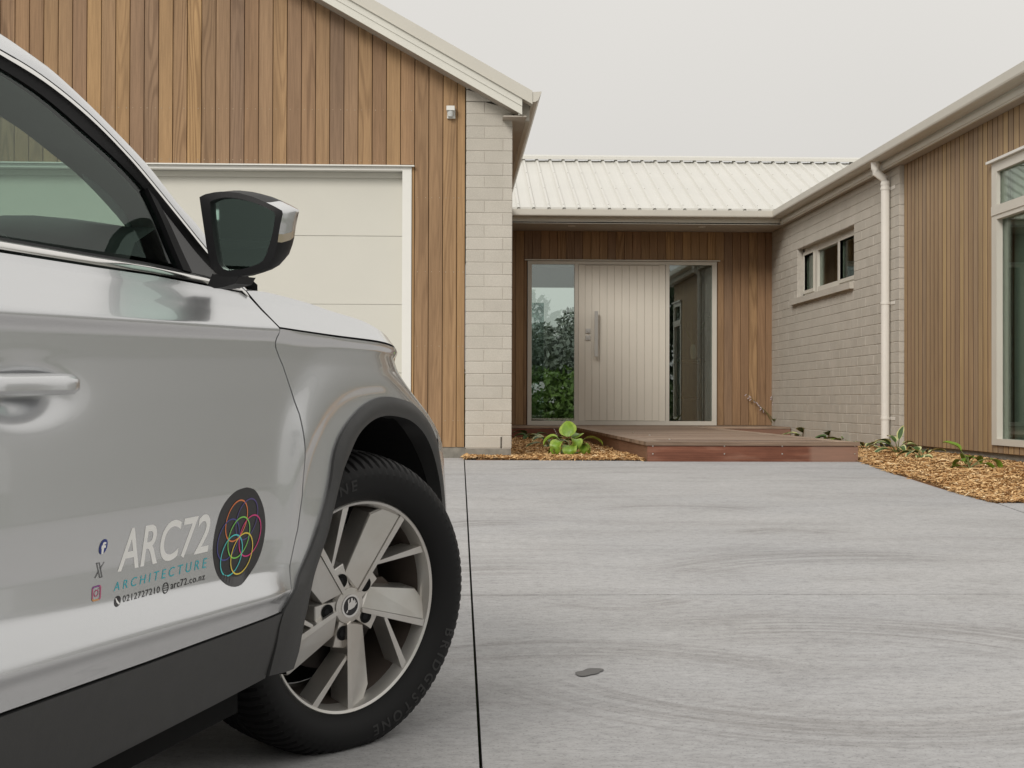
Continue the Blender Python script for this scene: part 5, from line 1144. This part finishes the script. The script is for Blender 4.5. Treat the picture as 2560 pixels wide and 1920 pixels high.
# ------------------------------------------------------------------ side mirror
UM = oncar(560, 690)[0]
um = -.69
mn_ = np.array([-.9995, .03, 0.])           # glass normal in car coordinates, turned toward the cabin
def onM(x, y, du=0.):
    nW = mn_[0] * HV + mn_[1] * NV; o_ = C3(um + du, .03, .82); d = ray(x, y); tt = ((o_ - CP) @ nW) / (d @ nW); return CP + d * tt
def m2p(x, y): return (480 + x / 5.925, 460 + y / 5.925)
MO = [(110, 195), (150, 172), (200, 150), (330, 122), (430, 112), (520, 112), (700, 132), (900, 188), (1100, 272), (1230, 335), (1335, 395), (1345, 440), (1310, 600), (1285, 740), (1270, 860), (1235, 1000), (1180, 1150), (1110, 1235), (1000, 1300), (850, 1345), (600, 1375), (440, 1370), (350, 1320), (300, 1260), (250, 1100), (215, 930), (175, 650), (135, 380)]
MGl = [(290, 275), (340, 245), (410, 222), (520, 207), (610, 212), (700, 228), (830, 255), (950, 292), (1090, 350), (1218, 420), (1228, 470), (1215, 600), (1190, 740), (1155, 870), (1120, 970), (1090, 1060), (1050, 1130), (970, 1185), (830, 1230), (700, 1260), (540, 1270), (480, 1250), (435, 1210), (400, 1140), (370, 1000), (345, 850), (312, 620), (295, 420)]
mir = empty('side_mirror', C3(um, .03, .72), car)
nM = len(MO); A_ = [onM(*m2p(*q)) for q in MO]; B_ = [onM(*m2p(*q)) for q in MGl]; nW = mn_[0] * HV + mn_[1] * NV
cA = np.mean(A_, 0)
V = [p_ for p_ in A_] + [p_ - .004 * nW - (p_ - cA) * .02 for p_ in A_] + [b * .9 + a * .1 - .003 * nW for a, b in zip(A_, B_)] + [b - .012 * nW for b in B_]
ob('bezel', [p_ for p_ in A_] + [b * .92 + a * .08 + .002 * nW for a, b in zip(A_, B_)] + [b - .012 * nW for b in B_], [(r * nM + i, r * nM + (i + 1) % nM, (r + 1) * nM + (i + 1) % nM, (r + 1) * nM + i) for r in range(2) for i in range(nM)], SATBLK, mir, True, sharp=40)
MIRR = mat('mirror_glass', (.46, .58, .53), .02, 1)
ob('mirror_glass', [b - .010 * nW for b in B_], [tuple(range(nM))], MIRR, mir)
# shell lofted forward from the bezel
rings = [A_]
for k, (dep, sc) in enumerate(((.012, 1.015), (.045, 1.0), (.075, .90), (.10, .68), (.112, .35))):
    rings.append([cA + (p_ - cA) * sc + dep * (HV * 1.0 + .10 * NV) + np.array([0, 0, .006 * k]) for p_ in A_])
def shell(name, idx, m):
    V = []; f = []; nI = len(idx)
    for r in rings: V += [r[i % nM] for i in idx]
    f = [(r * nI + i, r * nI + i + 1, (r + 1) * nI + i + 1, (r + 1) * nI + i) for r in range(len(rings) - 1) for i in range(nI - 1)]
    return ob(name, V, f, m, mir, True, sharp=60)
shell('mirror_cap', list(range(8, 14)), PAINT)
shell('housing', list(range(14, nM + 9)), SATBLK)
shell('indicator_lamp', [13, 14], mat('lamp_amber_clear', (.55, .47, .36), .12, .3))
cbk = rings[-1]; ob('housing_back', cbk, [tuple(range(nM))], PAINT, mir)
# foot of the mirror on the door
ft = [(300, 1330), (700, 1370), (640, 1475), (450, 1530), (330, 1545), (230, 1500)]
Vf = [onM(*m2p(*q)) for q in ft]; Vg = [C3(*(lambda q: (q[0] + .05, min(D(q[0], max(.73, q[1])) - .0, q[2]) * 1.0, q[1]))(((p_ - P0) @ HV, (p_ - P0) @ UV, (p_ - P0) @ NV))) for p_ in Vf]
MB().prism(Vf, .07 * HV + .0 * NV).build('mirror_foot', SATBLK, mir)

# ------------------------------------------------------------------ wheels
ALLOY = mat('alloy', (.40, .385, .365), .33, .8); t = NT(ALLOY); n1 = t.noise(t.pos(), 6, 4); t.col(t.ramp(n1, [(.3, (.56, .525, .48)), (.7, (.68, .67, .645))]))
ALLOYD = mat('alloy_barrel', (.10, .08, .068), .55, .5)
TYRE = mat('tyre_rubber', (.0085, .0085, .009), .6, spec=.25)
TYREL = mat('tyre_lettering', (.032, .032, .032), .6, spec=.3)
def wheel(center, delta, camb, nm, ground, side=0):
    t_ = TH_ + delta; ax = np.array([math.cos(t_), -math.sin(t_), 0.]); fw = np.array([math.sin(t_), math.cos(t_), 0]) + np.array([0, 0, GS * math.cos(t_)]); fw /= np.linalg.norm(fw)
    ax = math.cos(camb) * ax + np.array([0, 0, -math.sin(camb)]); fw = fw - ax * (fw @ ax); fw /= np.linalg.norm(fw); up = np.cross(ax, fw)
    if side: ax = -ax
    def Wp(r, a, th): p_ = center + a * ax + r * (math.sin(th) * fw + math.cos(th) * up); return p_
    def Wxy(x, y, a): return center + a * ax + x * fw + y * up
    root = empty(nm, center, car)
    # tyre
    prof = [(.246, .008), (.254, .024), (.262, .037), (.280, .050), (.300, .055), (.318, .053), (.333, .044), (.345, .028), (.353, .008), (.3575, -.016), (.359, -.036), (.3595, -.038), (.352, -.040), (.352, -.050), (.3595, -.052), (.360, -.078), (.352, -.080), (.352, -.091), (.360, -.093), (.3595, -.118), (.352, -.120), (.352, -.130), (.359, -.132), (.3575, -.155), (.353, -.172), (.345, -.188), (.318, -.210), (.29, -.212), (.254, -.194), (.246, -.178)]
    ns = 528; V = []; npf = len(prof)
    for i in range(ns):
        th = i / ns * 2 * math.pi; gr = (i % 6) in (0, 1)
        for k, (r, a) in enumerate(prof):
            rr = r
            if gr and (6 <= k <= 11 or 22 <= k <= 25): rr -= .0055 if k not in (6, 25) else .0025
            tw = th + (.02 * (a + .085) / .1) * (1 if abs(a + .085) > .04 else 0) * 0
            V.append(Wp(rr, a, tw))
    zc = [gz(p_[1]) + .003 for p_ in V]
    V = [p_ if p_[2] > z_ else np.array([p_[0], p_[1], z_]) for p_, z_ in zip(V, zc)]
    f = [(i * npf + k, ((i + 1) % ns) * npf + k, ((i + 1) % ns) * npf + k + 1, i * npf + k + 1) for i in range(ns) for k in range(npf - 1)]
    ty = ob('tyre', V, f, TYRE, root, True, sharp=28)
    # raised lettering on the sidewall
    def arctext(s, th0, r0, hgt, space):
        pen = th0; mb = MB()
        for chh in s:
            Vt, ft_ = textmesh(chh, .02); Vt, ft_ = subdiv(Vt, ft_, .22); Vt = np.array(Vt); w_ = (Vt[:, 0].max()) * hgt * space
            VV = []
            for v in Vt:
                x = v[0] * hgt * space; y = v[1] * hgt; r = r0 + y; thh = pen + x / r0
                aa = float(np.interp(r, [q[0] for q in prof[1:9]], [q[1] for q in prof[1:9]])) + .0012
                VV.append(Wp(r, aa, thh))
            mb.add(VV, ft_); pen += (w_ + hgt * .28) / r0
        ob('tyre_lettering', mb.v, mb.f, TYREL, ty)
    if side == 0:
        arctext('BRIDGESTONE', math.radians(106), .289, .036, .98)
        arctext('BRIDGESTONE', math.radians(-74), .289, .036, .98)
        arctext('ALENZA', math.radians(178), .292, .03, 1.3) if False else None
    # rim: lip and barrel
    rp_ = [(.2525, .010), (.2545, .019), (.2500, .023), (.2440, .020), (.2400, .010), (.2350, -.012), (.2280, -.05), (.2220, -.12), (.2280, -.175)]
    ns = 96; V = [Wp(r, a, i / ns * 2 * math.pi) for i in range(ns) for r, a in rp_]; n9 = len(rp_)
    f = [(i * n9 + k, ((i + 1) % ns) * n9 + k, ((i + 1) % ns) * n9 + k + 1, i * n9 + k + 1) for i in range(ns) for k in range(n9 - 1)]
    rim = ob('rim', V, f, [ALLOY, ALLOYD], root, True, [1 if k >= 5 else 0 for i in range(ns) for k in range(n9 - 1)], 30)
    # spokes
    def rot(P, a): c_, s_ = math.cos(a), math.sin(a); return [(x * c_ + y * s_, -x * s_ + y * c_) for x, y in P]
    def pri(name, top, depth, grow, parent, m=ALLOY, bev=.004):
        # top: list of (x, y, a); bevelled prism with draft
        cx, cy = np.mean([q[0] for q in top]), np.mean([q[1] for q in top]); n = len(top); V = []
        for q in top:
            dx, dy = q[0] - cx, q[1] - cy; L = math.hypot(dx, dy); V.append(Wxy(q[0] - dx / L * bev, q[1] - dy / L * bev, q[2]))
        for q in top: V.append(Wxy(q[0], q[1], q[2] - bev))
        for q in top:
            dx, dy = q[0] - cx, q[1] - cy; L = math.hypot(dx, dy); V.append(Wxy(q[0] + dx / L * grow, q[1] + dy / L * grow, q[2] - depth))
        f = [tuple(range(n))] + [(r * n + i, r * n + (i + 1) % n, (r + 1) * n + (i + 1) % n, (r + 1) * n + i) for r in range(2) for i in range(n)]
        mb = MB(); mb.add(V, f); return mb
    for k in range(5):
        a_ = math.radians(72 * k)
        def tp(P): return [(x, y, z_) for (x, y), z_ in zip(rot([(q[0], q[1]) for q in P], a_), [q[2] for q in P])]
        blade = [(.021, .033, .0), (-.014, .074, -.010), (.055, .214, -.006), (.090, .226, .002), (.134, .207, .014)]
        mb = pri('b', tp(blade), .06, .004, None)
        # raised ridge along the trailing edge and the thin branch of the Y
        br = [(.060, .096, .006), (.074, .090, .006), (.225, .108, .016), (.219, .126, .016)]
        m2 = pri('b', tp(br), .055, .003, None); mb.add(m2.v, m2.f)
        rg = [(.019, .031, .004), (.031, .030, .004), (.148, .199, .018), (.136, .210, .018)]
        m3 = pri('b', tp(rg), .06, .002, None, bev=.002); mb.add(m3.v, m3.f)
        mb.build('spoke', ALLOY, root, False)
        # lug pad and wheel bolt
        al = math.radians(-24) + a_; px_, py_ = math.sin(al), math.cos(al); tx, ty_ = py_, -px_
        pad = [(px_ * .02 - tx * .018, py_ * .02 - ty_ * .018, -.003), (px_ * .102 - tx * .020, py_ * .102 - ty_ * .020, -.005), (px_ * .102 + tx * .020, py_ * .102 + ty_ * .020, -.005), (px_ * .02 + tx * .018, py_ * .02 + ty_ * .018, -.003)]
        pri('b', pad, .045, .003, None, bev=.002).build('lug_pad', ALLOY, root)
        c_ = Wxy(px_ * .066, py_ * .066, 0)
        hb = MB(); ringv = [c_ + .0175 * (math.cos(q) * fw + math.sin(q) * up) - .0025 * ax for q in np.linspace(0, 2 * math.pi, 20, endpoint=False)]
        hb.add(ringv, [tuple(range(20))]); hb.build('bolt_hole', DARK, root)
        MB().tube([c_ - .002 * ax - .003 * fw, c_ - .0012 * ax - .003 * fw], .0085, 6).build('wheel_bolt', mat('bolt_grey', (.03, .03, .03), .4, .5) if k == 0 and False else SATBLK, root)
    # hub cap with ring and winged arrow emblem
    hub = MB(); pent = [Wp(.049, -.001, math.radians(-24 + 36 + 72 * k - 36)) for k in range(5)]
    V = [Wp(.047, -.012, q) for q in np.linspace(0, 2 * math.pi, 30, endpoint=False)] + [Wp(.042, .0, q) for q in np.linspace(0, 2 * math.pi, 30, endpoint=False)] + [Wp(.030, .003, q) for q in np.linspace(0, 2 * math.pi, 30, endpoint=False)]
    hub.add(V, [(r * 30 + i, r * 30 + (i + 1) % 30, (r + 1) * 30 + (i + 1) % 30, (r + 1) * 30 + i) for r in range(2) for i in range(30)] + [tuple(range(60, 90))]); hub.build('hub_cap', ALLOY, root, True, 30)
    cq = np.linspace(0, 2 * math.pi, 36, endpoint=False)
    def dd(r, a): return [Wp(r, a, q) for q in cq]
    ob('emblem_disc', dd(.0235, .0036), [tuple(range(36))], INKK, root)
    ob('emblem_ring', dd(.0275, .0042) + dd(.0225, .0042), [(i, (i + 1) % 36, 36 + (i + 1) % 36, 36 + i) for i in range(36)], CHROME, root)
    E0 = [(-.0115, -.0165), (-.0075, -.012), (-.0085, -.009), (.0, -.0085), (.010, -.005), (.0185, .004), (.0165, .0075), (.0125, .004), (.0155, .0125), (.0115, .0095), (.011, .0165), (.007, .011), (.003, .0195), (-.001, .018), (-.001, .010), (-.0055, .007), (-.0055, .018), (-.0105, .0135), (-.0085, .004), (-.0085, -.008), (-.0135, -.013)]
    ob('emblem', [Wxy(x, y, .0045) for x, y in E0], [tuple(range(len(E0)))], CHROME, root)
    # brake disc
    V = [Wp(r, a, q) for r, a in ((.165, -.075), (.165, -.10), (.06, -.075)) for q in cq]
    ob('brake_disc', V, [(i, (i + 1) % 36, 36 + (i + 1) % 36, 36 + i) for i in range(36)] + [(i, 72 + i, 72 + (i + 1) % 36, (i + 1) % 36) for i in range(36)], mat('brake_steel', (.08, .07, .065), .5, .8), root)
    MB().tube([Wxy(.13, -.01, -.05), Wxy(.13, -.01, -.10)], .055, 10).build('brake_caliper', ALLOYD, root)
    V = [Wp(.222, -.165, q) for q in cq]; ob('wheel_back', V + [Wp(.05, -.165, q) for q in cq], [(i, 36 + i, 36 + (i + 1) % 36, (i + 1) % 36) for i in range(36)], DARK, root)
    return root
wheel(WC, math.radians(25), math.radians(6.5), 'wheel', 0)
rw = C3(-2.83, -.04, .0); rw[2] = gz(rw[1]) + .342
wheel(rw, 0, math.radians(.5), 'wheel', 0)
lf = C3(.0, -WID - .0, 0); lf[2] = gz(lf[1]) + .345
wheel(lf, math.radians(180 + 22) - math.radians(180), 0, 'wheel', 0, 1)
lr = C3(-2.83, -WID + .03, 0); lr[2] = gz(lr[1]) + .345
wheel(lr, 0, 0, 'wheel', 0, 1)
